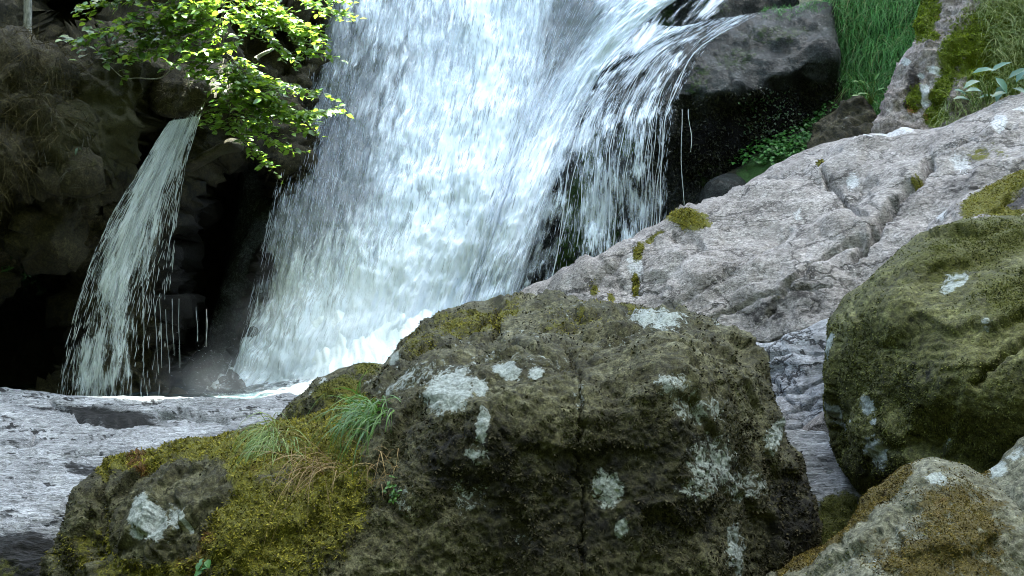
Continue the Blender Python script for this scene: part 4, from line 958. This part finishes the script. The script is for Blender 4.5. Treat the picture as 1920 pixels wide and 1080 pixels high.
# ------------------------------------------------------------------ vegetation
def leaf_mat(name, lo, hi, trans=0.35, tcol=None, rough=0.45, spec=0.4, stem=None):
    """blades and leaves: colour varies from one to the next (rnd) and along the blade (pos)"""
    t = NT(name)
    c = t.mix(t.attr('rnd'), lo, hi)
    if stem: c = t.mix(t.ss(t.attr('pos'), 0.45, 0.0), c, stem)
    t.put(t.bsdf.inputs["Base Color"], c); t.bsdf.inputs["Roughness"].default_value = rough; t.bsdf.inputs["Specular IOR Level"].default_value = spec
    tr = t.n.new("ShaderNodeBsdfTranslucent")
    t.put(tr.inputs[0], t.mix(0.5, c, tcol) if tcol else c)
    m = t.n.new("ShaderNodeMixShader"); m.inputs[0].default_value = trans
    t.l.new(t.bsdf.outputs[0], m.inputs[1]); t.l.new(tr.outputs[0], m.inputs[2]); t.l.new(m.outputs[0], t.out.inputs["Surface"])
    return t.m
def bark_mat(name, a, b, sc_=30):
    t = NT(name); co = t.coord()
    n = t.noise(t.scale(co, (1, 1, .35)), sc_, 6, .7)
    return t.done(t.ramp(n, [(.35, a), (.65, b)]), .85, t.bump(n, .01))
m_bark = bark_mat("bark", (.03, .025, .018), (.10, .085, .065))
m_palebark = bark_mat("pale_bark", (.10, .10, .08), (.30, .29, .25))
m_straw = leaf_mat("straw", (.10, .065, .022), (.30, .22, .10), .25, rough=.6, spec=.2)
m_dryroots = leaf_mat("dry_grass_roots", (.022, .019, .008), (.085, .070, .028), .15, rough=.7, spec=.1)
m_grass_b = leaf_mat("bank_grass", (.04, .15, .032), (.16, .42, .09), .35, (.06, .22, .03))
m_grass_y = leaf_mat("tussock_grass", (.055, .13, .015), (.21, .29, .05), .35, (.2, .25, .05), stem=(.16, .12, .05))
m_grass_d = leaf_mat("slope_grass", (.09, .16, .03), (.33, .37, .13), .35, (.2, .25, .08))
m_moss_y = leaf_mat("moss_fronds", (.020, .018, .004), (.29, .265, .036), .2, rough=.7, spec=.1)
m_moss_o = leaf_mat("olive_moss_fronds", (.016, .018, .005), (.14, .15, .034), .2, rough=.7, spec=.1)
m_moss_br = leaf_mat("ochre_moss_fronds", (.02, .014, .004), (.17, .13, .030), .2, rough=.7, spec=.1)
m_moss_g = leaf_mat("bright_moss_fronds", (.035, .055, .006), (.24, .31, .024), .25, rough=.7, spec=.1)

def fronds(name, S, count, key, mat, size=(.006, .016), parent=None, lo=.45, extra=None, width=.5, tilt=.9):
    w = sstep(lo - .15, lo + .25, S['at'][key] + .35 * fbm(S['v'] * 7, 4)) if extra is None else extra
    p, n, i = scatter(S, count, w)
    d = unit(n + rng.normal(size=p.shape) * tilt + np.array([0, 0, .2]))
    L = rng.uniform(*size, len(p))
    V, Q, id_, t_ = ribbons(p - n * .002, d, L, L * width, .8, 2, .9, curl=.5)
    lum = np.clip(.5 + .55 * pnoise(p * 16) + .35 * pnoise(p * 45) + rng.normal(size=len(p)) * .22, 0, 1)
    return mesh(name, V, [Q], mat, dict(rnd=lum[id_], pos=t_), parent)

for args in (("moss", S_main, 52000, 'moss', m_moss_y, (.006, .018), main, .5), ("moss", S_rb, 22000, 'moss', m_moss_o, (.006, .014), rb, .45), ("moss", S_fb, 30000, 'moss', m_moss_br, (.005, .013), fb, .42),
             ("moss", S_lobe, 5000, 'moss', m_moss_o, (.006, .016), lobe, .5), ("moss", S_ledge, 7000, 'moss', m_moss_y, (.006, .016), ledge, .5), ("moss", S_rslab, 4000, 'moss', m_moss_y, (.01, .03), rslab, .7),
             ("moss", S_pk, 16000, 'moss', m_moss_g, (.012, .035), pk, .55), ("moss", S_foot, 5000, 'moss', m_moss_o, (.006, .016), foot, .5), ("moss", S_cb, 2000, 'moss', m_moss_br, (.004, .011), cb, .5)):
    o = fronds(*args)
    o["kind"] = "stuff"

m_crust = leaf_mat("dry_moss_shade", (.005, .0045, .002), (.066, .060, .034), .1, rough=.85, spec=.1)  # dry moss, its colour deepened to paint shade on the boulder front
m_crust_r = leaf_mat("dark_green_moss", (.010, .011, .003), (.15, .158, .048), .1, rough=.85, spec=.1)
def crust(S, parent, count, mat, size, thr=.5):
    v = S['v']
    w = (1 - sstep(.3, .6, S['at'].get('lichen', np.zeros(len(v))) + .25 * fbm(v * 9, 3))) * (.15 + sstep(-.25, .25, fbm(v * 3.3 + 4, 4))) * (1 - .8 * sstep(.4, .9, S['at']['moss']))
    w = w * (1 - .9 * sstep(.25, .62, S['n'][:, 2]))  # thinned on upward faces, so the dark moss also paints the sides shaded
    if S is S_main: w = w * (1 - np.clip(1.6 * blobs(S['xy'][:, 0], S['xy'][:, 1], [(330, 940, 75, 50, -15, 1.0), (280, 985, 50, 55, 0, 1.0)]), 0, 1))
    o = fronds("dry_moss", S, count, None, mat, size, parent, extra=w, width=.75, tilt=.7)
    o["kind"] = "stuff"
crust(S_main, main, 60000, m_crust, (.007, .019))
crust(S_rb, rb, 45000, m_crust_r, (.006, .015))
crust(S_lobe, lobe, 6000, m_crust, (.008, .02))
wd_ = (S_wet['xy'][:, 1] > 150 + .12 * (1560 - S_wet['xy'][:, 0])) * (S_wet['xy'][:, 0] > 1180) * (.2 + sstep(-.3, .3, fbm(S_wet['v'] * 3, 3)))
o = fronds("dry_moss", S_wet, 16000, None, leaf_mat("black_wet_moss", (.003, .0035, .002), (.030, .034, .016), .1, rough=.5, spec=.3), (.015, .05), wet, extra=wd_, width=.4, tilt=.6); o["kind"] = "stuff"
crust(S_fb, fb, 9000, m_crust_r, (.005, .012))

# ---- grass on the central boulder
def tuft(name, S, px, py, rx, ry, n, L, W, droop, mat, label, cat="grass", dirbias=(0, -.3, .6), jit=.5, group=None):
    w = np.exp(-(((S['xy'][:, 0] - px) / rx) ** 2 + ((S['xy'][:, 1] - py) / ry) ** 2))
    w = w * (w > .1)
    p, nn, i = scatter(S, n, w)
    d = unit(nn * .5 + np.array(dirbias) + rng.normal(size=p.shape) * jit)
    V, Q, id_, t_ = ribbons(p, d, rng.uniform(L[0], L[1], n), rng.uniform(W[0], W[1], n), rng.uniform(droop[0], droop[1], n), 7, .95, curl=.35)
    # keep the blades outside the rock: never behind the face they grow from
    o = mesh(name, V, [Q], mat, dict(rnd=rng.random(n)[id_], pos=t_))
    return tag(o, label, cat, group)
tuft("grass_tuft", S_main, 524, 850, 20, 22, 340, (.14, .40), (.003, .006), (2.4, 4.0), m_grass_y, "narrow hanging tuft of fine yellow-green grass on the mossy shoulder", dirbias=(0, -.6, .35), jit=.25)
tuft("grass_tuft", S_main, 700, 785, 38, 26, 230, (.15, .36), (.005, .010), (2.2, 3.8), leaf_mat("green_tuft", (.03, .085, .014), (.11, .21, .035), .35, (.12, .25, .03)), "broad-bladed green grass tuft at the edge of the moss beside the big lichen patch", dirbias=(-.1, -.6, .3), jit=.36)
tuft("grass_tuft", S_main, 612, 880, 42, 22, 95, (.22, .55), (.0022, .004), (1.8, 3.0), m_straw, "spray of dry straw-coloured blades between the two green tufts", dirbias=(-.25, -.6, .3), jit=.35)
tuft("grass_tuft", S_main, 720, 880, 30, 40, 40, (.08, .22), (.002, .004), (1.8, 3.4), m_straw, "dry grass stems dangling below the broad-bladed green tuft", jit=.4)

def leaf_shape(c, d, nrm, L, W, fold=.25):
    """pointed oval leaves folded at the midrib"""
    n = len(c)
    s = unit(np.cross(d, nrm)); up = np.cross(s, d)
    V = np.zeros((n, 8, 3))
    L = np.broadcast_to(L, n)[:, None]; W = np.broadcast_to(W, n)[:, None]
    prof = [(0, 0), (.28, .42), (.62, .40), (1, 0)]
    V[:, 0] = c
    V[:, 1] = c + d * L * .3 + s * W * .46 + up * W * fold; V[:, 2] = c + d * L * .65 + s * W * .40 + up * W * fold * .7
    V[:, 3] = c + d * L - up * L * .10
    V[:, 4] = c + d * L * .65 - s * W * .40 + up * W * fold * .7; V[:, 5] = c + d * L * .3 - s * W * .46 + up * W * fold
    V[:, 6] = c + d * L * .3; V[:, 7] = c + d * L * .65
    b = (np.arange(n) * 8)[:, None]
    T = np.concatenate([np.concatenate([b, b + 6, b + 1], 1), np.concatenate([b, b + 5, b + 6], 1), np.concatenate([b + 3, b + 2, b + 7], 1), np.concatenate([b + 3, b + 7, b + 4], 1)])
    Q = np.concatenate([np.concatenate([b + 1, b + 6, b + 7, b + 2], 1), np.concatenate([b + 6, b + 5, b + 4, b + 7], 1)])
    return V.reshape(-1, 3), T, Q

def leafy(name, S, px, py, rx, ry, n, L, mat, label=None, cat="plant", kind=None, lift=.05, group=None, asp=.75):
    w = np.exp(-(((S['xy'][:, 0] - px) / rx) ** 2 + ((S['xy'][:, 1] - py) / ry) ** 2)); w = w * (w > .15)
    p, nn, i = scatter(S, n, w)
    p = p + nn * rng.uniform(.01, lift, (n, 1))
    d = unit(rng.normal(size=p.shape) + np.array([0, -.6, -.3])); nr = unit(nn + np.array([0, -.2, .8]) + rng.normal(size=p.shape) * .4)
    d = unit(d - (d * nr).sum(1)[:, None] * nr)
    l = rng.uniform(L[0], L[1], n)
    V, T, Q = leaf_shape(p, d, nr, l, l * asp)
    at = dict(rnd=np.repeat(rng.random(n), 8), pos=np.tile([0, .3, .65, 1, .65, .3, .3, .65], n))
    if kind is None:
        e = empty(name, tuple(p[p[:, 2].argmin()])); mesh("foliage", V, [T, Q], mat, at, e)
        return tag(e, label, cat, group)
    return tag(mesh(name, V, [T, Q], mat, at), label, None, group, kind)
m_lf_g = leaf_mat("ground_leaves", (.02, .075, .014), (.07, .21, .035), .3, (.06, .2, .02))
m_lf_d = leaf_mat("cliff_fern_leaves", (.010, .028, .008), (.03, .075, .016), .3)
leafy("ground_plants", S_bank, 1450, 290, 95, 24, 900, (.035, .075), m_lf_g, kind="stuff", lift=.14)["label"] = "carpet of small round green leaves along the foot of the dark undercut"
bpy.data.objects["ground_plants"]["category"] = "plants"
leafy("ground_plants", S_bank, 1530, 225, 45, 26, 420, (.03, .065), m_lf_g, kind="stuff", lift=.14)
leafy("creeping_leaves", S_wet, 1440, 215, 55, 40, 260, (.02, .045), m_lf_d, "tiny green leaves creeping over the face of the dark undercut", kind="stuff", lift=.05)
leafy("fern", S_cliff, 132, 285, 26, 20, 70, (.07, .13), m_lf_d, "small dark fern hanging on the shaded cliff above the brown clump of rock", lift=.15, asp=.3)
leafy("small_plant", S_cliff, 72, 520, 22, 14, 46, (.06, .10), m_lf_d, "little round-leaved plant at the foot of the shaded cliff", lift=.2)
leafy("small_plant", S_cliff, 20, 500, 16, 40, 60, (.05, .10), m_lf_d, "strap-leaved green plant at the left edge, low on the shaded cliff", lift=.2, asp=.3)
leafy("small_plant", S_main, 745, 930, 12, 14, 40, (.010, .022), leaf_mat("sprig_leaves", (.03, .09, .014), (.09, .2, .03), .3), "small green sprig right of the dry grass on the central boulder", lift=.02)
leafy("small_plant", S_main, 392, 1062, 5, 10, 5, (.03, .05), leaf_mat("leaflet", (.04, .11, .03), (.08, .2, .05), .3), "single green leaflets low on the mossy front of the central boulder", lift=.015)

# ---- grass of the bank and the slope above the pinkish boulder
def turf(name, S, poly, n, L, W, droop, mat, label, dirb=(0, -.6, .5), jit=.45, soft=12):
    sd, _ = poly_dist(S['xy'], catmull(poly, 4))
    p, nn, i = scatter(S, n, sstep(-soft, soft, sd))
    clump = pnoise(p * 2.6)
    d = unit(nn * .5 + np.array(dirb) + rng.normal(size=p.shape) * jit + .5 * np.stack([pnoise(p * 1.7 + 3), 0 * clump, .5 * clump], 1))
    V, Q, id_, t_ = ribbons(p, d, rng.uniform(L[0], L[1], n) * (1 + .4 * clump), rng.uniform(W[0], W[1], n), rng.uniform(droop[0], droop[1], n), 7, .95, curl=.5)
    o = mesh(name, V, [Q], mat, dict(rnd=np.clip(rng.random(n) * .7 + .3 * (clump + .5), 0, 1)[id_], pos=t_))
    tag(o, label, None, None, "stuff")
    return o
turf("grass", S_bank, [(1560, -60), (1760, -70), (1740, 60), (1700, 150), (1660, 220), (1600, 190), (1570, 140), (1566, 40)], 5200, (.22, .55), (.004, .010), (1.8, 3.8), m_grass_b, "long dark green grass hanging down the bank right of the wet outcrop")
turf("dry_bank_grass", S_bank, [(1560, -60), (1760, -70), (1740, 60), (1700, 150), (1660, 220), (1600, 190), (1570, 140), (1566, 40)], 800, (.25, .65), (.004, .010), (1.4, 3.4), leaf_mat("mixed_bank_grass", (.10, .16, .04), (.34, .36, .14), .35, (.2, .3, .08)), "paler yellow-green and dead blades among the dark green bank grass", jit=.7)
turf("bank_grass", S_bank, [(1600, 180), (1665, 150), (1660, 270), (1600, 260)], 600, (.15, .40), (.004, .009), (1.4, 3.0), leaf_mat("bank_grass_fresh", (.03, .09, .015), (.10, .24, .05), .35, (.12, .3, .05)), "fresh green grass beside the left edge of the pinkish boulder")
turf("slope_grass", S_pk, [(1820, -60), (1990, -60), (1990, 240), (1800, 250), (1770, 210), (1830, 150), (1850, 90)], 4200, (.18, .45), (.004, .009), (1.4, 3.2), m_grass_d, "pale green grass on the slope right of the pinkish boulder's moss")
turf("overhanging_grass", S_wet, [(1430, -4), (1560, -6), (1560, 8), (1440, 26)], 260, (.06, .14), (.004, .008), (.8, 2.5), m_grass_b, "thin rim of grass along the top edge of the wet outcrop")

# ---- leafy herbs with blue-green leaves at the right
m_lf_b = leaf_mat("bluish_leaves", (.05, .12, .075), (.15, .27, .20), .25, rough=.4)
def herb(px, py, d, leaves, label, mat=m_lf_b):
    root = P(px, py, d)
    e = empty("leafy_plant", root); tag(e, label, "plant", "herbs on the slope above the pale slab")
    ps, rs, C, D, L = [], [], [], [], []
    for lx, ly, ln, ang in leaves:
        tip = P(lx, ly, d - rng.uniform(.1, .3))
        mid = (root + tip) / 2 + np.array([0, -.05, .06])
        tt = np.linspace(0, 1, 8)[:, None]
        ps.append((1 - tt) ** 2 * root + 2 * tt * (1 - tt) * mid + tt ** 2 * tip); rs.append(np.linspace(.006, .003, 8))
        C.append(tip); D.append([math.cos(math.radians(ang)), -.35, math.sin(math.radians(ang))]); L.append(ln)
    V, Q = tube(ps, rs, 5)
    mesh("stem", V, [Q], m_grass_y, dict(rnd=np.full(len(V), .4), pos=np.ones(len(V))), e)
    for c, dd, l in zip(C, D, L):
        dd = unit(np.array(dd)); nr = unit(np.array([rng.normal() * .2, -.55, .8])); nr = unit(nr - (nr @ dd) * dd)
        V, T, Q = leaf_shape(c[None], dd[None], nr[None], np.array([l]), np.array([l * .42]))
        mesh("leaf", V, [T, Q], mat, dict(rnd=np.full(8, rng.random()), pos=np.full(8, .5)), e)
herb(1850, 195, 10.1, [(1822, 138, .22, 10), (1838, 152, .22, -160), (1858, 135, .2, 30), (1866, 145, .2, -60), (1842, 172, .2, 178)], "blue-green leafy herb left of its like, above the pale slab")
herb(1895, 185, 10.0, [(1890, 148, .22, 30), (1880, 160, .2, -120), (1905, 155, .2, 60), (1910, 150, .24, 10), (1890, 175, .2, 190), (1898, 165, .2, -30)], "blue-green leafy herb with the most leaves, nearest the right edge")
herb(1825, 200, 10.2, [(1818, 188, .20, 175), (1812, 178, .16, 160), (1835, 184, .16, 10)], "low blue-green herb with pale leaves close to the pale slab")
herb(1632, 200, 12.3, [(1612, 155, .10, 170), (1622, 158, .10, 150), (1640, 150, .10, 60), (1620, 175, .10, 190), (1630, 178, .10, 170), (1645, 170, .10, 20), (1610, 180, .10, 180)], "light green sprig against the left edge of the pinkish boulder", leaf_mat("fresh_leaves", (.10, .22, .06), (.22, .36, .12), .35, (.2, .4, .06)))

# ---- dry grass and roots on the left cliff
def mat_hang(name, S, poly, n, L, mat, label):
    sd, _ = poly_dist(S['xy'], catmull(poly, 4))
    p, nn, i = scatter(S, n, sstep(-10, 12, sd))
    d = unit(nn * .6 + np.array([0, -.2, -.1]) + rng.normal(size=p.shape) * .6)
    V, Q, id_, t_ = ribbons(p, d, rng.uniform(L[0], L[1], n), rng.uniform(.003, .007, n), rng.uniform(.8, 2.8, n), 6, .7, curl=1.3)
    return tag(mesh(name, V, [Q], mat, dict(rnd=rng.random(n)[id_], pos=t_)), label, None, None, "stuff")
mat_hang("dry_grass", S_cliff, [(-100, 110), (60, 100), (110, 150), (130, 220), (90, 300), (40, 330), (10, 400), (-100, 420)], 3400, (.10, .34), m_dryroots, "matted brown dry grass over the hump at the left edge")
mat_hang("hanging_roots", S_cliff, [(80, 120), (160, 170), (170, 320), (110, 340), (60, 300)], 700, (.10, .30), leaf_mat("dull_roots", (.014, .014, .007), (.05, .048, .022), .1, rough=.7), "dull hanging roots and stems right of the brown dry grass")
mat_hang("straw_wisps", S_lip, [(290, 160), (430, 150), (420, 200), (340, 215), (290, 205)], 240, (.05, .14), leaf_mat("dull_straw", (.03, .026, .012), (.11, .095, .05), .15, rough=.7), "wisps of straw lying on the overhanging rock")

# ---- the leafy tree leaning out over the side fall
m_leaf = leaf_mat("beech_leaves", (.030, .090, .010), (.13, .25, .028), .45, (.30, .40, .03), rough=.32, spec=.7)
D0 = 11.0
tw_left = [((420, -30), (290, 15), (140, 85)), ((380, -40), (260, -5), (150, 18)), ((430, -10), (300, 35), (168, 75)), ((420, 10), (310, 50), (190, 100)), ((430, 30), (320, 70), (210, 112)),
           ((430, 45), (340, 85), (240, 122)), ((400, -60), (330, -20), (250, 5)), ((430, 60), (380, 95), (325, 128)), ((440, 0), (380, 20), (320, 50)), ((420, -30), (350, 0), (290, 40)), ((440, 30), (400, 60), (350, 75)), ((450, 70), (410, 100), (360, 122)),
           ((300, -60), (230, -20), (175, 0)), ((360, -70), (300, -40), (200, -12)), ((430, -20), (340, 30), (260, 95)), ((420, 20), (370, 50), (300, 90)), ((460, 60), (430, 90), (395, 110))]
tw_right = [((450, -40), (470, 0), (500, 48)), ((460, -40), (510, 20), (560, 62)), ((500, -50), (545, -10), (605, 16), (655, 28)), ((520, -50), (580, -15), (650, 4)), ((470, 0), (530, 50), (580, 85), (602, 100)),
            ((460, 20), (500, 70), (556, 112)), ((440, -30), (450, 20), (480, 50)), ((510, 0), (560, 50), (600, 80)), ((480, -20), (540, 30), (595, 60)), ((540, 70), (570, 95), (598, 105)), ((440, -10), (430, 20), (460, 60)),
            ((424, 100), (465, 125), (512, 165)), ((424, 104), (395, 122), (376, 145)), ((428, 112), (455, 160), (522, 195)), ((430, 120), (470, 180), (560, 214), (632, 206)), ((440, 150), (500, 205), (575, 250)),
            ((436, 160), (440, 230), (500, 312)), ((444, 190), (490, 255), (535, 278)), ((500, 150), (550, 170), (602, 172)), ((428, 150), (405, 205), (384, 236)), ((432, 130), (455, 190), (490, 240)),
            ((420, 110), (410, 140), (385, 150)), ((430, 110), (470, 150), (500, 180)), ((440, 140), (480, 200), (530, 215)), ((426, 130), (430, 180), (430, 240)), ((470, 180), (520, 200), (570, 222)), ((446, 160), (480, 215), (510, 248)), ((450, 130), (480, 150), (520, 170)), ((436, 110), (450, 130), (470, 160)), ((520, 205), (570, 215), (620, 208))]
tree = empty("beech_tree", P(300, -330, 12.8)); tag(tree, "leafy broad-leaved tree whose sunlit branches hang in front of the waterfall", "tree")
paths, rad = [], []
hub = P(430, -60, 12.0); root = P(300, -330, 12.8)
def bez(a, b, c, n=16):
    t = np.linspace(0, 1, n)[:, None]
    return (1 - t) ** 2 * a + 2 * t * (1 - t) * b + t ** 2 * c
V, Q = tube([bez(root + np.array([-.4, .3, -.6]), root + np.array([.2, 0, .6]), hub + np.array([.1, .1, .5])), bez(hub + np.array([.1, .1, .5]), hub + np.array([.3, -.1, 1.2]), hub + np.array([1.2, -.6, 2.2]))], [np.linspace(.14, .07, 16), np.linspace(.07, .02, 16)], 9)
mesh("trunk", V, [Q], m_bark, None, tree)
limbs = [bez(hub + np.array([.1, .1, .5]), hub + np.array([.0, -.2, .3]), P(430, -20, D0)), bez(P(430, -20, D0), P(405, 40, D0), P(424, 100, D0)), bez(P(424, 100, D0), P(432, 130, D0), P(444, 190, D0)),
         bez(hub + np.array([.1, .1, .5]), hub + np.array([.3, -.3, .3]), P(500, -40, D0)), bez(P(400, 60, D0 + .05), P(408, 85, D0), P(424, 100, D0)), bez(P(378, 85, D0 + .1), P(392, 70, D0), P(405, 40, D0)), bez(P(430, -20, D0), P(400, -40, D0 + .2), P(380, -70, D0 + .3))]
paths += limbs; rad += [np.linspace(.022, .012, 16), np.linspace(.012, .008, 16), np.linspace(.008, .004, 16), np.linspace(.02, .008, 16), np.linspace(.006, .006, 16), np.linspace(.005, .005, 16), np.linspace(.014, .006, 16)]
C_, Dr, Nr, Ln = [], [], [], []
lit_pts = []
def grow(tw, lit, lo, hi, sub=True, gap=1.0):
    for pts in tw:
        dd = D0 + np.clip(rng.normal(), -1.5, 1.5) * .12
        pl = catmull(pts, 10, False)
        p = P(pl[:, 0], pl[:, 1], dd + np.linspace(0, -.25, len(pl)))
        if lit: lit_pts.append(p[(pl[:, 0] < 610) & (pl[:, 0] > 455)])
        paths.append(p); rad.append(np.linspace(.006, .0015, len(p)))
        Lg = np.concatenate([[0], np.cumsum(np.linalg.norm(np.diff(p, axis=0), axis=1))])
        s = .12; sg = 1
        while s < Lg[-1] + .01:
            q = np.array([np.interp(s, Lg, p[:, k]) for k in range(3)])
            j = min(np.searchsorted(Lg, s), len(p) - 1); t = unit(p[j] - p[max(j - 1, 0)])
            lat = unit(np.cross(t, [0, 0, 1])) * sg
            C_.append(q); Dr.append(unit(t * .7 + lat * .9 + rng.normal(size=3) * .25 + np.array([0, 0, -.15]))); Nr.append(unit(np.array([0, -.30, 1]) + rng.normal(size=3) * .36)); Ln.append(rng.uniform(lo, hi))
            if sub and rng.random() < .75 and s > .08:
                m = rng.uniform(.10, .28); e = q + unit(t * .5 + lat + rng.normal(size=3) * .25) * m - np.array([0, 0, .05 * m])
                paths.append(np.stack([q, (q + e) / 2 + [0, 0, .01], e])); rad.append(np.array([.002, .001]))
                for f in np.arange(.25, 1.01, .042 / m):
                    g = q + (e - q) * f; l2 = unit(np.cross(e - q, [0, 0, 1])) * (1 if rng.random() < .5 else -1)
                    C_.append(g); Dr.append(unit((e - q) / m * .7 + l2 * .8 + rng.normal(size=3) * .25 + np.array([0, 0, -.15]))); Nr.append(unit(np.array([0, -.30, 1]) + rng.normal(size=3) * .36)); Ln.append(rng.uniform(lo, hi))
            s += rng.uniform(.03, .05) * gap; sg = -sg
grow(tw_left, False, .07, .108, gap=.85)
nleft = len(C_)
grow(tw_right, True, .065, .098, gap=.72)
V, Q = tube(paths, rad, 5)
mesh("branch", V, [Q], m_bark, None, tree)
C_, Dr, Nr, Ln = np.array(C_), np.array(Dr), np.array(Nr), np.array(Ln)
Dr = unit(Dr - (Dr * Nr).sum(1)[:, None] * Nr)
for sl in (slice(0, nleft), slice(nleft, None)):
    n_ = len(C_[sl])
    V, T, Q = leaf_shape(C_[sl], Dr[sl], Nr[sl], Ln[sl], Ln[sl] * .70, .12)
    mesh("crown", V, [T, Q], m_leaf, dict(rnd=np.repeat(rng.random(n_), 8), pos=np.tile([0, .3, .65, 1, .65, .3, .3, .65], n_)), tree)

# slim trunk at the left edge
sl = empty("slim_tree", P(52, 112, 11.2)); tag(sl, "slim pale-barked tree stem standing on the cliff at the top left", "tree")
tt = np.linspace(0, 1, 24)
p = P(51 + 3 * np.sin(tt * 4) - 5 * tt, 114 - 420 * tt, np.full(24, 11.25))
V, Q = tube([p], [np.linspace(.048, .03, 24)], 10)
mesh("trunk", V, [Q], m_palebark, None, sl)
top = p[-1]; n_ = 500
c = top + rng.normal(size=(n_, 3)) * np.array([.7, .6, .5]) + np.array([0, .3, .4])
nr = unit(np.array([0, 0, 1]) + rng.normal(size=(n_, 3)) * .5); d = rng.normal(size=(n_, 3)); d = unit(d - (d * nr).sum(1)[:, None] * nr)
V, T, Q = leaf_shape(c, d, nr, np.full(n_, .09), np.full(n_, .055))
mesh("crown", V, [T, Q], m_leaf, dict(rnd=np.repeat(rng.random(n_), 8), pos=np.full(n_ * 8, .5)), sl)

# bare twigs
def twig(pts, d, r, label):
    pl = catmull(pts, 8, False)
    V, Q = tube([P(pl[:, 0], pl[:, 1], np.full(len(pl), d) + .05 * np.sin(np.arange(len(pl)) * .4))], [np.linspace(r, r * .5, len(pl))], 6)
    tag(mesh("bare_twig", V, [Q], m_palebark), label, "twig")
twig([(338, 100), (325, 125), (305, 144), (285, 148), (260, 146), (232, 146), (206, 124)], 10.9, .009, "bare pale twig curving in front of the rock face under the green leaves")
twig([(165, 103), (140, 112), (115, 117), (98, 132)], 11.3, .010, "bare twig on the dark earth right of the slim pale stem")
twig([(340, 118), (352, 150), (357, 172)], 10.9, .006, "thin twig hanging straight down onto the overhanging rock")
twig([(478, 112), (490, 103), (512, 92)], 11.6, .030, "broken pale stub of wood among the sunlit leaves")

# ------------------------------------------------------------------ unseen canopy and slope, added to keep the gorge in shade
S_ = np.array(SUN_DIR); e1 = unit(np.cross(S_, [0, 0, 1.0])); e2 = np.cross(e1, S_)
if e2[2] < 0: e2 = -e2
lit = np.concatenate(lit_pts)
la, lb = lit @ e1, lit @ e2
ctr = lit.mean(0)
ref = ctr + S_ * 42
balls = []
box = np.array([(x, y, z) for x in (-6.5, 6.0) for y in (3.0, 15.5) for z in (-.5, 6.5)])
amin0, amax0, bmin0, bmax0 = (box @ e1).min() - 1, (box @ e1).max() + 1, (box @ e2).min() - 1, (box @ e2).max() + 1
step_ = 1.7
for a in np.arange(amin0, amax0, step_):
    for b in np.arange(bmin0, bmax0, step_):
        balls.append((a + rng.normal() * .15, b + rng.normal() * .15, 1.45 + rng.random() * .3, rng.uniform(-3, 3)))
def keep(a, b, r):  # leaves a gap in the added canopy for sun on the branch
    return np.min(np.hypot(la - a, lb - b)) > r * 1.2 + .10
fine = []
out = [bb for bb in balls if keep(*bb[:3])]
amin, amax, bmin, bmax = la.min() - 3, la.max() + 3, lb.min() - 3, lb.max() + 3
for a in np.arange(amin, amax, .30):
    for b in np.arange(bmin, bmax, .30):
        if keep(a, b, .50): out.append((a + rng.normal() * .03, b + rng.normal() * .03, .25, rng.uniform(-1, 1)))
th, ph = np.meshgrid(np.linspace(0, math.pi, 9), np.linspace(0, 2 * math.pi, 12, endpoint=False))
sp = np.stack([np.sin(th) * np.cos(ph), np.sin(th) * np.sin(ph), np.cos(th)], -1).reshape(-1, 3)
ii = np.arange(108).reshape(12, 9); jj = np.roll(ii, -1, 0)
sq = np.stack([ii[:, :-1].ravel(), ii[:, 1:].ravel(), jj[:, 1:].ravel(), jj[:, :-1].ravel()], 1)
VV, QQ = [], []
a0, b0, s0 = ref @ e1, ref @ e2, ref @ S_
for k, (a, b, r, dz) in enumerate(out):
    c = e1 * a + e2 * b + S_ * (s0 + dz)
    VV.append(c + sp * r * (1 + .18 * pnoise(sp * 2.5 + k))[:, None]); QQ.append(sq + 108 * k)
tf = NT("added_canopy"); cf = tf.coord()
m_can = tf.done(tf.ramp(tf.noise(cf, 3, 6, .7), [(.35, (.015, .04, .008)), (.65, (.06, .12, .02))]), .7, tf.bump(tf.noise(cf, 8, 6, .7), .2))
tag(mesh("added_shade_canopy", np.concatenate(VV), [np.concatenate(QQ)], m_can), "unseen canopy added high above the gorge to block the sun", None, None, "stuff")  # blob canopy added across the sun's path to shade the gorge
gx, gy = np.meshgrid(np.linspace(-60, 60, 121), np.linspace(15.5, 110, 96))
gx, gy = gx.ravel(), gy.ravel()
gz = -0.5 + np.clip((gy - 17) * .62, 0, 40) + 5.5 * sstep(16, 21, gy) + 1.2 * fbm(np.stack([gx * .12, gy * .12, 0 * gx], 1), 4)
gi = np.arange(121 * 96).reshape(96, 121)
gq = np.stack([gi[:-1, :-1].ravel(), gi[:-1, 1:].ravel(), gi[1:, 1:].ravel(), gi[1:, :-1].ravel()], 1)
tag(mesh("added_hill", np.stack([gx, gy, gz], 1), [gq], m_ground, origin=False), kind="structure")  # unseen slope behind the falls, added for blocking the sun
